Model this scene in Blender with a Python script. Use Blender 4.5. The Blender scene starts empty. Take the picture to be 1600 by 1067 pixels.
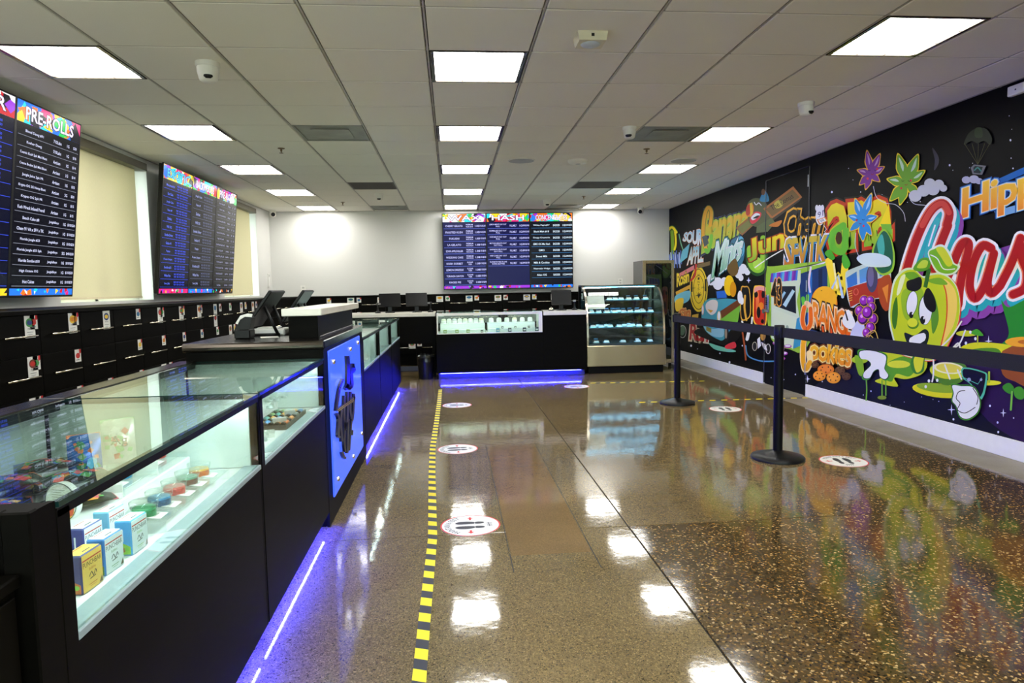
import bpy, math, random
from mathutils import Vector, Matrix
random.seed(7)
sc = bpy.context.scene
C = sc.collection
PI = math.pi

# ------------------------------------------------------------------ camera, sky, exposure
CAM_H = 1.30
FPX = 1043.7                                     # focal length in pixels of the 1600 x 1067 frame
YAW, PITCH, ROLL = 0.0887, -0.0797, -0.0177

def _mm(a, b): return [[sum(a[i][k]*b[k][j] for k in range(3)) for j in range(3)] for i in range(3)]
_cy, _sy, _cp, _sp, _cr, _sr = math.cos(YAW), math.sin(YAW), math.cos(PITCH), math.sin(PITCH), math.cos(ROLL), math.sin(ROLL)
_R = _mm([[_cr, -_sr, 0], [_sr, _cr, 0], [0, 0, 1]],
         _mm([[1, 0, 0], [0, _cp, _sp], [0, -_sp, _cp]],
             _mm([[_cy, 0, -_sy], [0, 1, 0], [_sy, 0, _cy]], [[1, 0, 0], [0, 0, -1], [0, 1, 0]])))
cam_d = bpy.data.cameras.new('camera'); cam_d.sensor_width = 36.0; cam_d.lens = FPX/1600*36
cam_d.clip_start = 0.02; cam_d.clip_end = 200
cam = bpy.data.objects.new('camera', cam_d); C.objects.link(cam)
cam.matrix_world = Matrix(((_R[0][0], -_R[1][0], -_R[2][0], 0), (_R[0][1], -_R[1][1], -_R[2][1], 0),
                           (_R[0][2], -_R[1][2], -_R[2][2], CAM_H), (0, 0, 0, 1)))
sc.camera = cam

world = bpy.data.worlds.new('daylight'); sc.world = world; world.use_nodes = True
bg = world.node_tree.nodes['Background']; bg.inputs[0].default_value = (0.93, 0.96, 1.0, 1); bg.inputs[1].default_value = 6.0

sc.view_settings.view_transform = 'Standard'; sc.view_settings.look = 'None'
sc.view_settings.gamma = 1.0; sc.view_settings.use_curve_mapping = False
sc.view_settings.exposure = 0.5
PANEL_L = 16.0                                   # brightness of the ceiling panels
sc.cycles.use_denoising = True
sc.cycles.max_bounces = 10; sc.cycles.diffuse_bounces = 4; sc.cycles.glossy_bounces = 5
sc.cycles.transparent_max_bounces = 24; sc.cycles.transmission_bounces = 6
sc.cycles.caustics_reflective = False; sc.cycles.caustics_refractive = False
sc.cycles.sample_clamp_indirect = 6.0

def ray(u, v):
    a, b = (u-800)/FPX, (v-533.5)/FPX
    return [a*_R[0][i] + b*_R[1][i] + _R[2][i] for i in range(3)]
def on_x(u, v, x): d = ray(u, v); t = x/d[0]; return (x, d[1]*t, CAM_H+d[2]*t)
def on_y(u, v, y): d = ray(u, v); t = y/d[1]; return (d[0]*t, y, CAM_H+d[2]*t)
def on_z(u, v, z): d = ray(u, v); t = (z-CAM_H)/d[2]; return (d[0]*t, d[1]*t, z)

# ------------------------------------------------------------------ materials
def lin(c):
    return tuple((x/255/12.92 if x/255 <= .04045 else ((x/255+.055)/1.055)**2.4) for x in c[:3])
MATS = {}
def mat(name, rgb, rough=.5, metal=0., spec=.5, emit=None, estr=0., noise=0., nscale=20., bump=0., bscale=80., coat=0., aniso=None):
    if name in MATS: return MATS[name]
    m = bpy.data.materials.new(name); m.use_nodes = True; nt = m.node_tree
    b = nt.nodes['Principled BSDF']; col = lin(rgb)+(1,)
    b.inputs['Base Color'].default_value = col; b.inputs['Roughness'].default_value = rough
    b.inputs['Metallic'].default_value = metal; b.inputs['Specular IOR Level'].default_value = spec
    if coat: b.inputs['Coat Weight'].default_value = coat; b.inputs['Coat Roughness'].default_value = .05
    if emit is not None:
        b.inputs['Emission Color'].default_value = lin(emit)+(1,); b.inputs['Emission Strength'].default_value = estr
    if noise or bump:
        tc = nt.nodes.new('ShaderNodeTexCoord'); mp = nt.nodes.new('ShaderNodeMapping'); nt.links.new(tc.outputs['Object'], mp.inputs[0])
        if aniso: mp.inputs['Scale'].default_value = aniso
    if noise:
        n = nt.nodes.new('ShaderNodeTexNoise'); n.inputs['Scale'].default_value = nscale; n.inputs['Detail'].default_value = 4
        nt.links.new(mp.outputs[0], n.inputs['Vector'])
        r = nt.nodes.new('ShaderNodeValToRGB'); r.color_ramp.elements[0].position = .3; r.color_ramp.elements[1].position = .7
        r.color_ramp.elements[0].color = tuple(x*(1-noise) for x in col[:3])+(1,)
        r.color_ramp.elements[1].color = tuple(min(1, x*(1+noise)) for x in col[:3])+(1,)
        nt.links.new(n.outputs['Fac'], r.inputs[0]); nt.links.new(r.outputs[0], b.inputs['Base Color'])
    if bump:
        n = nt.nodes.new('ShaderNodeTexNoise'); n.inputs['Scale'].default_value = bscale; n.inputs['Detail'].default_value = 3
        nt.links.new(mp.outputs[0], n.inputs['Vector'])
        bp = nt.nodes.new('ShaderNodeBump'); bp.inputs['Strength'].default_value = bump; bp.inputs['Distance'].default_value = .003
        nt.links.new(n.outputs['Fac'], bp.inputs['Height']); nt.links.new(bp.outputs[0], b.inputs['Normal'])
    MATS[name] = m; return m

def glass_mat(name, tint, ior=1.5, rough=0.0):
    m = bpy.data.materials.new(name); m.use_nodes = True; nt = m.node_tree
    nt.nodes.remove(nt.nodes['Principled BSDF']); out = nt.nodes['Material Output']
    t = nt.nodes.new('ShaderNodeBsdfTransparent'); t.inputs[0].default_value = lin(tint)+(1,)
    g = nt.nodes.new('ShaderNodeBsdfGlossy'); g.inputs['Roughness'].default_value = rough; g.inputs['Color'].default_value = (.95, 1, .97, 1)
    f = nt.nodes.new('ShaderNodeFresnel'); ge = nt.nodes.new('ShaderNodeNewGeometry'); mr = nt.nodes.new('ShaderNodeMapRange')   # a thin sheet reflects alike on both faces
    mr.inputs[3].default_value = ior; mr.inputs[4].default_value = 1/ior; nt.links.new(ge.outputs['Backfacing'], mr.inputs[0]); nt.links.new(mr.outputs[0], f.inputs[0])
    x = nt.nodes.new('ShaderNodeMixShader'); nt.links.new(f.outputs[0], x.inputs[0]); nt.links.new(t.outputs[0], x.inputs[1]); nt.links.new(g.outputs[0], x.inputs[2])
    nt.links.new(x.outputs[0], out.inputs[0]); MATS[name] = m; return m

def ink_mat(name, rough=.45, emit=0., spec=.5):
    """flat print: the colour comes with each printed shape"""
    m = bpy.data.materials.new(name); m.use_nodes = True; nt = m.node_tree; b = nt.nodes['Principled BSDF']
    a = nt.nodes.new('ShaderNodeAttribute'); a.attribute_name = 'Col'
    b.inputs['Roughness'].default_value = rough; b.inputs['Specular IOR Level'].default_value = spec
    if emit:
        b.inputs['Base Color'].default_value = (.004, .004, .005, 1)
        nt.links.new(a.outputs['Color'], b.inputs['Emission Color']); b.inputs['Emission Strength'].default_value = emit
    else: nt.links.new(a.outputs['Color'], b.inputs['Base Color'])
    MATS[name] = m; return m

def stone_colour(nt, tc, palette, fine, stones, stone_mix):
    L = nt.links.new; N = nt.nodes.new
    v = N('ShaderNodeTexVoronoi'); v.inputs['Scale'].default_value = stones; v.inputs['Randomness'].default_value = 1
    nz = N('ShaderNodeTexNoise'); nz.inputs['Scale'].default_value = stones*.8; nz.inputs['Detail'].default_value = 2
    mixv = N('ShaderNodeMix'); mixv.data_type = 'VECTOR'; mixv.inputs[0].default_value = .02
    L(tc.outputs['Object'], nz.inputs['Vector']); L(tc.outputs['Object'], mixv.inputs[4]); L(nz.outputs['Color'], mixv.inputs[5]); L(mixv.outputs[1], v.inputs['Vector'])
    sep = N('ShaderNodeSeparateColor'); L(v.outputs['Color'], sep.inputs[0])
    r = N('ShaderNodeValToRGB'); r.color_ramp.interpolation = 'CONSTANT'; e = r.color_ramp.elements
    e[0].position = 0; e[0].color = lin(palette[0])+(1,); e[1].position = 1/len(palette); e[1].color = lin(palette[1])+(1,)
    for i, p in enumerate(palette[2:], 2): q = e.new(i/len(palette)); q.color = lin(p)+(1,)
    L(sep.outputs[0], r.inputs[0])
    n2 = N('ShaderNodeTexNoise'); n2.inputs['Scale'].default_value = 1.3; n2.inputs['Detail'].default_value = 5; L(tc.outputs['Object'], n2.inputs['Vector'])
    r2 = N('ShaderNodeValToRGB'); r2.color_ramp.elements[0].position = .35; r2.color_ramp.elements[1].position = .68
    r2.color_ramp.elements[0].color = tuple(x*.78 for x in lin(fine))+(1,); r2.color_ramp.elements[1].color = tuple(x*1.18 for x in lin(fine))+(1,)
    L(n2.outputs['Fac'], r2.inputs[0])
    dist = N('ShaderNodeMath'); dist.operation = 'LESS_THAN'; dist.inputs[1].default_value = .5; L(v.outputs['Distance'], dist.inputs[0])
    fac = N('ShaderNodeMath'); fac.operation = 'MULTIPLY'; fac.inputs[1].default_value = stone_mix; L(dist.outputs[0], fac.inputs[0])
    mx = N('ShaderNodeMix'); mx.data_type = 'RGBA'; L(fac.outputs[0], mx.inputs[0]); L(r2.outputs[0], mx.inputs[6]); L(r.outputs[0], mx.inputs[7])
    return mx.outputs[2]
def floor_mat(name, palette, fine, stones, rough, stone_mix=0.5, worn=None):
    """polished concrete; worn = a second stone mix that shows where the grinding went deeper towards the street side"""
    m = bpy.data.materials.new(name); m.use_nodes = True; nt = m.node_tree; L = nt.links.new; N = nt.nodes.new
    b = nt.nodes['Principled BSDF']; tc = N('ShaderNodeTexCoord')
    col = stone_colour(nt, tc, palette, fine, stones, stone_mix)
    if worn:
        c2 = stone_colour(nt, tc, *worn); sp = N('ShaderNodeSeparateXYZ'); L(tc.outputs['Object'], sp.inputs[0])
        nn = N('ShaderNodeTexNoise'); nn.inputs['Scale'].default_value = 2.2; nn.inputs['Detail'].default_value = 6; L(tc.outputs['Object'], nn.inputs['Vector'])
        a1 = N('ShaderNodeMath'); a1.operation = 'MULTIPLY_ADD'; a1.inputs[1].default_value = .62; a1.inputs[2].default_value = 2.35; L(sp.outputs[0], a1.inputs[0])
        a2 = N('ShaderNodeMath'); a2.operation = 'MULTIPLY_ADD'; a2.inputs[1].default_value = 1.1; L(nn.outputs['Fac'], a2.inputs[0]); L(a1.outputs[0], a2.inputs[2])
        a3 = N('ShaderNodeMath'); a3.operation = 'SUBTRACT'; L(a2.outputs[0], a3.inputs[0]); L(sp.outputs[1], a3.inputs[1])
        rg = N('ShaderNodeMapRange'); rg.inputs[1].default_value = 0; rg.inputs[2].default_value = .8; L(a3.outputs[0], rg.inputs[0])
        mm = N('ShaderNodeMix'); mm.data_type = 'RGBA'; L(rg.outputs[0], mm.inputs[0]); L(col, mm.inputs[6]); L(c2, mm.inputs[7]); col = mm.outputs[2]
    L(col, b.inputs['Base Color'])
    n3 = N('ShaderNodeTexNoise'); n3.inputs['Scale'].default_value = 5; n3.inputs['Detail'].default_value = 4; L(tc.outputs['Object'], n3.inputs['Vector'])
    mr = N('ShaderNodeMapRange'); mr.inputs[3].default_value = rough*.6; mr.inputs[4].default_value = rough*1.5; L(n3.outputs['Fac'], mr.inputs[0]); L(mr.outputs[0], b.inputs['Roughness'])
    b.inputs['IOR'].default_value = 1.6
    n4 = N('ShaderNodeTexNoise'); n4.inputs['Scale'].default_value = 9; n4.inputs['Detail'].default_value = 6; L(tc.outputs['Object'], n4.inputs['Vector'])
    bp = N('ShaderNodeBump'); bp.inputs['Strength'].default_value = .28; bp.inputs['Distance'].default_value = .0026
    L(n4.outputs['Fac'], bp.inputs['Height']); L(bp.outputs[0], b.inputs['Normal'])
    MATS[name] = m; return m

BLACK = mat('black_laminate', (8, 7, 5), .5, spec=.05, noise=.25, nscale=3, aniso=(1, 1, 12))
BLACKM = mat('matte_black', (7, 7, 8), .5, spec=.12, noise=.1)
DARKW = mat('dark_counter_top', (16, 14, 13), .22, spec=.45, noise=.3, nscale=4, aniso=(1, 10, 1))
BLKPL = mat('black_plastic', (12, 12, 13), .4, spec=.3, bump=.1, bscale=300)
STEEL = mat('brushed_steel', (176, 160, 132), .26, 1.0, noise=.12, nscale=4, aniso=(40, 40, 1))
CHROME = mat('bright_nickel', (225, 216, 198), .18, 1.0, noise=.05)
NOSE = mat('dark_metal_nosing', (78, 72, 66), .22, .9, noise=.15, nscale=3, aniso=(.5, 10, 10))
WHITEP = mat('white_paint', (222, 221, 217), .6, bump=.05, bscale=150)
WHITEQ = mat('white_quartz', (228, 224, 212), .22, noise=.05, nscale=8)
DECK = mat('white_marble_deck', (238, 240, 238), .18, noise=.05, nscale=3)
PLASTW = mat('white_plastic', (236, 235, 230), .35, noise=.02)
RIM = mat('grey_edge_band', (150, 168, 176), .4, noise=.05)
INNER = mat('pale_case_lining', (222, 232, 228), .35, noise=.02)
TILE = mat('ceiling_tile', (240, 236, 226), .85, noise=.035, nscale=250, bump=.25, bscale=350)
TEE = mat('ceiling_grid_metal', (176, 170, 160), .45, noise=.03)
GAPM = mat('ceiling_grid_gap', (52, 48, 46), .8, noise=.1)
VENTM = mat('vent_dark', (62, 58, 50), .6, noise=.2, nscale=6)
VENTG = mat('vent_grey', (140, 142, 132), .5, noise=.18, nscale=5)
BLUE = mat('blue_light_strip', (20, 30, 255), .5, emit=(20, 30, 255), estr=9.0, noise=.01)
BLUEW = mat('blue_diode', (150, 170, 255), .5, emit=(120, 140, 255), estr=14.0, noise=.01)
SIGNB = mat('sign_blue_acrylic', (40, 70, 250), .15, emit=(64, 96, 255), estr=.9, noise=.03, nscale=4)
CASELED = mat('case_light_strip', (250, 252, 250), .5, emit=(240, 250, 255), estr=46.0, noise=.01)
COLDLED = mat('cold_light_strip', (200, 235, 255), .5, emit=(120, 205, 255), estr=20.0, noise=.01)
PANEL = mat('light_diffuser', (250, 250, 250), .5, emit=(255, 253, 247), estr=PANEL_L, noise=.01)
FABRIC = mat('belt_webbing', (16, 16, 17), .8, bump=.4, bscale=400)
RUBBER = mat('black_rubber', (22, 22, 22), .7, bump=.1)
CARD = mat('white_card', (236, 234, 228), .6, noise=.02)
GLASS = glass_mat('clear_glass', (238, 248, 243))
ACRYL = glass_mat('clear_acrylic', (250, 252, 252), 1.45)
GEDGE = mat('glass_edge_green', (22, 52, 50), .15, noise=.1)
SMOKE = glass_mat('smoked_glass', (92, 88, 80), 1.5)
INK = ink_mat('printed_ink', .55)
INKG = ink_mat('mural_ink', .4, spec=.14)
SCREEN = ink_mat('screen_picture', .22, emit=.95, spec=.1)
P_BROWN = [(74, 62, 42), (138, 120, 84), (106, 92, 64), (166, 144, 102), (94, 80, 54), (124, 108, 76), (40, 33, 24), (150, 126, 82)]
P_STONE = [(34, 26, 16), (112, 84, 42), (84, 66, 38), (58, 46, 28), (150, 116, 62), (102, 88, 62), (22, 18, 12), (188, 160, 112), (104, 78, 40), (78, 66, 44)]
F_BROWN = floor_mat('polished_concrete', P_BROWN, (120, 105, 74), 185, .065, .85)
F_WORN = floor_mat('worn_concrete', P_BROWN, (112, 96, 66), 185, .065, .85, (P_STONE, (78, 62, 36), 90, .95))
F_PATCH = floor_mat('polished_concrete_patch', [(96, 78, 50), (140, 112, 70), (118, 94, 60), (154, 124, 80)], (124, 101, 66), 220, .075, .5)
F_AGG = floor_mat('exposed_aggregate', P_STONE, (78, 62, 36), 90, .085, .95)
F_STRIP = floor_mat('bare_concrete', [(128, 120, 108), (150, 142, 128), (138, 130, 118)], (140, 132, 120), 120, .55, .4)

# ------------------------------------------------------------------ mesh builder
class MB:
    def __init__(self): self.v = []; self.f = []; self.mi = []; self.sm = []
    def add(self, vs, fs, mi=0, smooth=False):
        o = len(self.v); self.v += [tuple(p) for p in vs]; self.f += [tuple(i+o for i in f) for f in fs]
        self.mi += [mi]*len(fs); self.sm += [smooth]*len(fs); return self
    def box(self, x0, x1, y0, y1, z0, z1, bev=0., mi=0, edge_mi=None):
        if bev <= 0:
            vs = [(x, y, z) for z in (z0, z1) for y in (y0, y1) for x in (x0, x1)]
            fs = [(0, 2, 3, 1), (4, 5, 7, 6), (0, 1, 5, 4), (2, 6, 7, 3), (0, 4, 6, 2), (1, 3, 7, 5)]
            return self.add(vs, fs, mi)
        b = bev; vs = []; idx = {}
        for sx in (0, 1):
            for sy in (0, 1):
                for sz in (0, 1):
                    X, Y, Z = (x0, x1)[sx], (y0, y1)[sy], (z0, z1)[sz]
                    dx, dy, dz = (b, -b)[sx], (b, -b)[sy], (b, -b)[sz]
                    idx[sx, sy, sz] = len(vs); vs += [(X, Y+dy, Z+dz), (X+dx, Y, Z+dz), (X+dx, Y+dy, Z)]
        I = lambda sx, sy, sz, a: idx[sx, sy, sz]+a
        fs = [(I(s, 0, 0, 0), I(s, 1, 0, 0), I(s, 1, 1, 0), I(s, 0, 1, 0)) for s in (0, 1)]
        fs += [(I(0, s, 0, 1), I(1, s, 0, 1), I(1, s, 1, 1), I(0, s, 1, 1)) for s in (0, 1)]
        fs += [(I(0, 0, s, 2), I(1, 0, s, 2), I(1, 1, s, 2), I(0, 1, s, 2)) for s in (0, 1)]
        for a in (0, 1):
            for c in (0, 1):
                fs.append((I(a, c, 0, 0), I(a, c, 1, 0), I(a, c, 1, 1), I(a, c, 0, 1)))
                fs.append((I(a, 0, c, 0), I(a, 1, c, 0), I(a, 1, c, 2), I(a, 0, c, 2)))
                fs.append((I(0, a, c, 1), I(1, a, c, 1), I(1, a, c, 2), I(0, a, c, 2)))
        fs += [(i, i+1, i+2) for i in idx.values()]
        return self.add(vs, fs, mi)
    def lathe(self, prof, cx=0, cy=0, cz=0, n=24, axis='z', mi=0, smooth=True, caps=True):
        """prof: (radius, height) pairs along the axis"""
        def P(r, h, a):
            c, s = r*math.cos(a), r*math.sin(a)
            return {'z': (cx+c, cy+s, cz+h), 'x': (cx+h, cy+c, cz+s), 'y': (cx+c, cy+h, cz+s)}[axis]
        vs = [P(r, h, 2*PI*k/n) for r, h in prof for k in range(n)]
        fs = [(i*n+k, i*n+(k+1) % n, (i+1)*n+(k+1) % n, (i+1)*n+k) for i in range(len(prof)-1) for k in range(n)]
        self.add(vs, fs, mi, smooth)
        if caps:
            for i, flip in ((0, True), (len(prof)-1, False)):
                if prof[i][0] > 1e-6:
                    ring = [P(prof[i][0], prof[i][1], 2*PI*k/n) for k in range(n)]
                    self.add(ring[::-1] if flip else ring, [tuple(range(n))], mi)
        return self
    def tube(self, pts, r, n=8, mi=0):
        pts = [Vector(p) for p in pts]; rings = []
        for i, p in enumerate(pts):
            d = (pts[min(i+1, len(pts)-1)]-pts[max(i-1, 0)]).normalized()
            a = d.cross(Vector((0, 0, 1)) if abs(d.z) < .9 else Vector((1, 0, 0))).normalized(); b = d.cross(a)
            rings += [p+a*(r*math.cos(2*PI*k/n))+b*(r*math.sin(2*PI*k/n)) for k in range(n)]
        fs = [(i*n+k, i*n+(k+1) % n, (i+1)*n+(k+1) % n, (i+1)*n+k) for i in range(len(pts)-1) for k in range(n)]
        fs += [tuple(range(n))[::-1], tuple(range((len(pts)-1)*n, len(pts)*n))]
        return self.add(rings, fs, mi, True)
    def prism(self, poly, axis, a0, a1, mi=0):
        """poly in the two other axes (xy for z, yz for x, xz for y), pushed from a0 to a1"""
        def P(p, h): return {'z': (p[0], p[1], h), 'x': (h, p[0], p[1]), 'y': (p[0], h, p[1])}[axis]
        n = len(poly); vs = [P(p, a0) for p in poly]+[P(p, a1) for p in poly]
        fs = [tuple(range(n))[::-1], tuple(range(n, 2*n))]+[(k, (k+1) % n, n+(k+1) % n, n+k) for k in range(n)]
        return self.add(vs, fs, mi)
    def xform(self, M): self.v = [tuple(M @ Vector(p)) for p in self.v]; return self
    def mesh(self, name, mats):
        me = bpy.data.meshes.new(name); me.from_pydata(self.v, [], self.f)
        for m in (mats if isinstance(mats, (list, tuple)) else [mats]): me.materials.append(m)
        me.polygons.foreach_set('material_index', self.mi); me.polygons.foreach_set('use_smooth', self.sm); me.update()
        return me
    def build(self, name, mats, parent=None, loc=(0, 0, 0), rz=0.):
        return link(name, self.mesh(name, mats), parent, loc, rz)

def link(name, data, parent=None, loc=(0, 0, 0), rz=0.):
    o = bpy.data.objects.new(name, data); C.objects.link(o); o.location = loc
    if rz: o.rotation_euler = (0, 0, rz)
    if parent is not None: o.parent = parent
    return o
def tag(o, label, cat, group=None, kind=None):
    o['label'] = label; o['category'] = cat
    if group: o['group'] = group
    if kind: o['kind'] = kind
    return o
def thing(name, label, cat, loc=(0, 0, 0), rz=0., group=None): return tag(link(name, None, None, loc, rz), label, cat, group)
def structure(o, label=None, cat=None):
    o['kind'] = 'structure'
    if label: o['label'] = label; o['category'] = cat
    return o
def dup(o, loc=None, rz=None, label=None, parent=None):
    c = o.copy(); C.objects.link(c); c.parent = parent
    if loc is not None: c.location = loc
    if rz is not None: c.rotation_euler = (0, 0, rz)
    if label: c['label'] = label
    for ch in list(o.children): dup(ch, parent=c)
    return c
ORD = ['first', 'second', 'third', 'fourth', 'fifth', 'sixth', 'seventh', 'eighth', 'ninth', 'tenth', 'eleventh', 'twelfth', 'thirteenth', 'fourteenth',
       'fifteenth', 'sixteenth', 'seventeenth', 'eighteenth', 'nineteenth', 'twentieth']

# ------------------------------------------------------------------ flat print
_TXT = {}
def glyphs(s, off=0., spacing=1.0, shear=0.):
    k = (s, off, spacing, shear)
    if k not in _TXT:
        cu = bpy.data.curves.new('lettering', 'FONT'); cu.body = s; cu.size = 1; cu.resolution_u = 2; cu.offset = off; cu.space_character = spacing; cu.shear = shear
        ob = bpy.data.objects.new('lettering', cu); me = bpy.data.meshes.new_from_object(ob)
        _TXT[k] = ([(v.co.x, v.co.y) for v in me.vertices], [tuple(p.vertices) for p in me.polygons])
        bpy.data.objects.remove(ob); bpy.data.curves.remove(cu); bpy.data.meshes.remove(me)
    return _TXT[k]

def smooth_path(pts, closed=True, n=5):
    out = []; m = len(pts)
    rng = range(m) if closed else range(m-1)
    for i in rng:
        p0, p1, p2, p3 = (pts[(i+k-1) % m] if closed else pts[min(max(i+k-1, 0), m-1)] for k in range(4))
        for j in range(n):
            t = j/n; t2, t3 = t*t, t*t*t
            out.append(tuple(.5*(2*p1[a]+(p2[a]-p0[a])*t+(2*p0[a]-5*p1[a]+4*p2[a]-p3[a])*t2+(3*p1[a]-p0[a]-3*p2[a]+p3[a])*t3) for a in (0, 1)))
    if not closed: out.append(tuple(pts[-1]))
    return out

class Art:
    """coloured flat shapes, each a hair above the one before; place() turns (a, b, level) into a point"""
    step = 3e-5
    def __init__(self, place, level=0): self.place = place; self.v = []; self.f = []; self.c = []; self.level = level
    def raw(self, pts, faces, colour, bounds=None):
        o = len(self.v); self.level += 1
        self.v += [self.place(p[0], p[1], self.level*self.step) for p in pts]
        if isinstance(colour[0], (tuple, list)):                       # gradient from the second coordinate's low end to its high end
            lo, hi = bounds or (min(p[1] for p in pts), max(p[1] for p in pts)); a, b = lin(colour[0]), lin(colour[1])
            cols = [tuple(a[i]+(b[i]-a[i])*min(1, max(0, (p[1]-lo)/((hi-lo) or 1))) for i in range(3)) for p in pts]
        else: cols = [lin(colour)]*len(pts)
        for f in faces: self.f.append(tuple(i+o for i in f)); self.c += [cols[i] for i in f]
        return self
    def poly(self, pts, colour, smooth=False, n=5):
        if smooth: pts = smooth_path(pts, True, n)
        return self.raw(pts, [tuple(range(len(pts)))], colour)
    def rect(self, x0, y0, x1, y1, colour): return self.poly([(x0, y0), (x1, y0), (x1, y1), (x0, y1)], colour)
    def ell(self, cx, cy, rx, ry, colour, ang=0., n=22, a0=0., a1=2*PI):
        ca, sa = math.cos(ang), math.sin(ang); full = abs(a1-a0-2*PI) < 1e-6
        t = [a0+(a1-a0)*k/(n if full else n-1) for k in range(n)]
        return self.poly([(cx+rx*math.cos(q)*ca-ry*math.sin(q)*sa, cy+rx*math.cos(q)*sa+ry*math.sin(q)*ca) for q in t], colour)
    def ring(self, cx, cy, rx, ry, w, colour, n=30):
        pts = [(cx+(rx-d)*math.cos(2*PI*k/n), cy+(ry-d)*math.sin(2*PI*k/n)) for d in (0, w) for k in range(n)]
        return self.raw(pts, [(k, (k+1) % n, n+(k+1) % n, n+k) for k in range(n)], colour)
    def stroke(self, pts, w, colour, smooth=True, closed=False, n=6, taper=False, cap=True):
        if smooth: pts = smooth_path(pts, closed, n)
        m = len(pts); L = []; Rr = []
        for i, p in enumerate(pts):
            a = pts[(i-1) % m] if closed else pts[max(i-1, 0)]; b = pts[(i+1) % m] if closed else pts[min(i+1, m-1)]
            dx, dy = b[0]-a[0], b[1]-a[1]; l = math.hypot(dx, dy) or 1; ww = w/2*((1-.85*i/m) if taper else 1)
            L.append((p[0]-dy/l*ww, p[1]+dx/l*ww)); Rr.append((p[0]+dy/l*ww, p[1]-dx/l*ww))
        vs, fs, lv = [], [], []
        for i in range(m if closed else m-1):
            j = (i+1) % m; fs.append(tuple(range(len(vs), len(vs)+4))); vs += [L[i], L[j], Rr[j], Rr[i]]; lv += [(i % 4)*.5]*4
        o = len(self.v); self.raw(vs, fs, colour)
        for q, e in enumerate(lv): self.v[o+q] = self.place(vs[q][0], vs[q][1], (self.level+e)*self.step)
        self.level += 2
        if cap and not closed and w > 1.5*0 and not taper:
            for q in (pts[0], pts[-1]):
                lv = self.level; self.ell(q[0], q[1], w/2, w/2, colour, n=12); self.level = lv
            self.level += 1
        return self
    def text(self, s, quad, colour, off=0., spacing=1.0, shift=(0, 0), shear=0.):
        """quad: corners top-left, top-right, bottom-right, bottom-left that the lettering's own box is laid on"""
        b = glyphs(s, 0., spacing, shear)[0]; x0, x1 = min(p[0] for p in b), max(p[0] for p in b); y0, y1 = min(p[1] for p in b), max(p[1] for p in b)
        vs, fs = glyphs(s, off, spacing, shear); tl, tr, br, bl = quad; out = []
        for x, y in vs:
            s_, t = (x-x0)/(x1-x0), (y-y0)/((y1-y0) or 1)
            out.append(tuple((tl[a]*(1-s_)+tr[a]*s_)*t+(bl[a]*(1-s_)+br[a]*s_)*(1-t)+shift[a] for a in (0, 1)))
        return self.raw(out, fs, colour) if out else self
    def line_text(self, s, x, y, h, colour, maxw=None, centre=False, off=0.):
        """plain lettering: x, y is the lower left corner (or lower middle), h its height, second axis up"""
        b = glyphs(s)[0]
        if not b: return self
        x0, x1 = min(p[0] for p in b), max(p[0] for p in b); w = (x1-x0)*h/.72
        if maxw and w > maxw: w = maxw
        xa = x-w/2 if centre else x
        return self.text(s, [(xa, y+h), (xa+w, y+h), (xa+w, y), (xa, y)], colour, off)
    def mesh(self, name, m):
        me = bpy.data.meshes.new(name); me.from_pydata(self.v, [], self.f); me.materials.append(m)
        ca = me.color_attributes.new('Col', 'FLOAT_COLOR', 'CORNER'); flat = []
        for c in self.c: flat += [c[0], c[1], c[2], 1.0]
        ca.data.foreach_set('color', flat); me.update(); return me
    def build(self, name, m, parent=None, loc=(0, 0, 0), rz=0.): return link(name, self.mesh(name, m), parent, loc, rz)

# ------------------------------------------------------------------ the room
XL, XR, YB, YF, CZ = -3.15, 4.05, 12.15, -3.0, 2.706
GX = lambda c: -0.106+.6096*c
GY = lambda r: 3.4676+.6096*r

fl = structure(MB().box(XL, XR, YF, YB, -.12, -.006).build('floor', mat('joint_filler', (38, 34, 28), .8, noise=.1)), 'polished brown concrete floor with sawn joints', 'floor')
def slab(x0, x1, y0, y1, m, z=0.):
    o = MB().box(x0, x1, y0, y1, -.006, z, .0015).build('concrete_slab', m, fl); return o
JX, JY = .925, 3.47
slab(XL, JX-.004, YF, JY-.003, F_BROWN); slab(XL, JX-.004, JY+.003, YB, F_BROWN)
slab(JX+.004, 3.66, YF, JY-.003, F_AGG); slab(JX+.004, 3.66, JY+.003, YB, F_WORN)
slab(3.664, XR, YF, YB, F_STRIP)
slab(.258, .656, 3.15, 5.42, F_PATCH, .0006)
for x0, x1, y0, y1 in ((.250, .256, 2.96, 3.18), (.658, .664, 2.96, 3.35), (.250, .254, 3.2, 5.5), (.66, .664, 3.35, 5.5)):
    MB().box(x0, x1, y0, y1, -.001, .0004).build('saw_cut', MATS['joint_filler'], fl)

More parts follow.
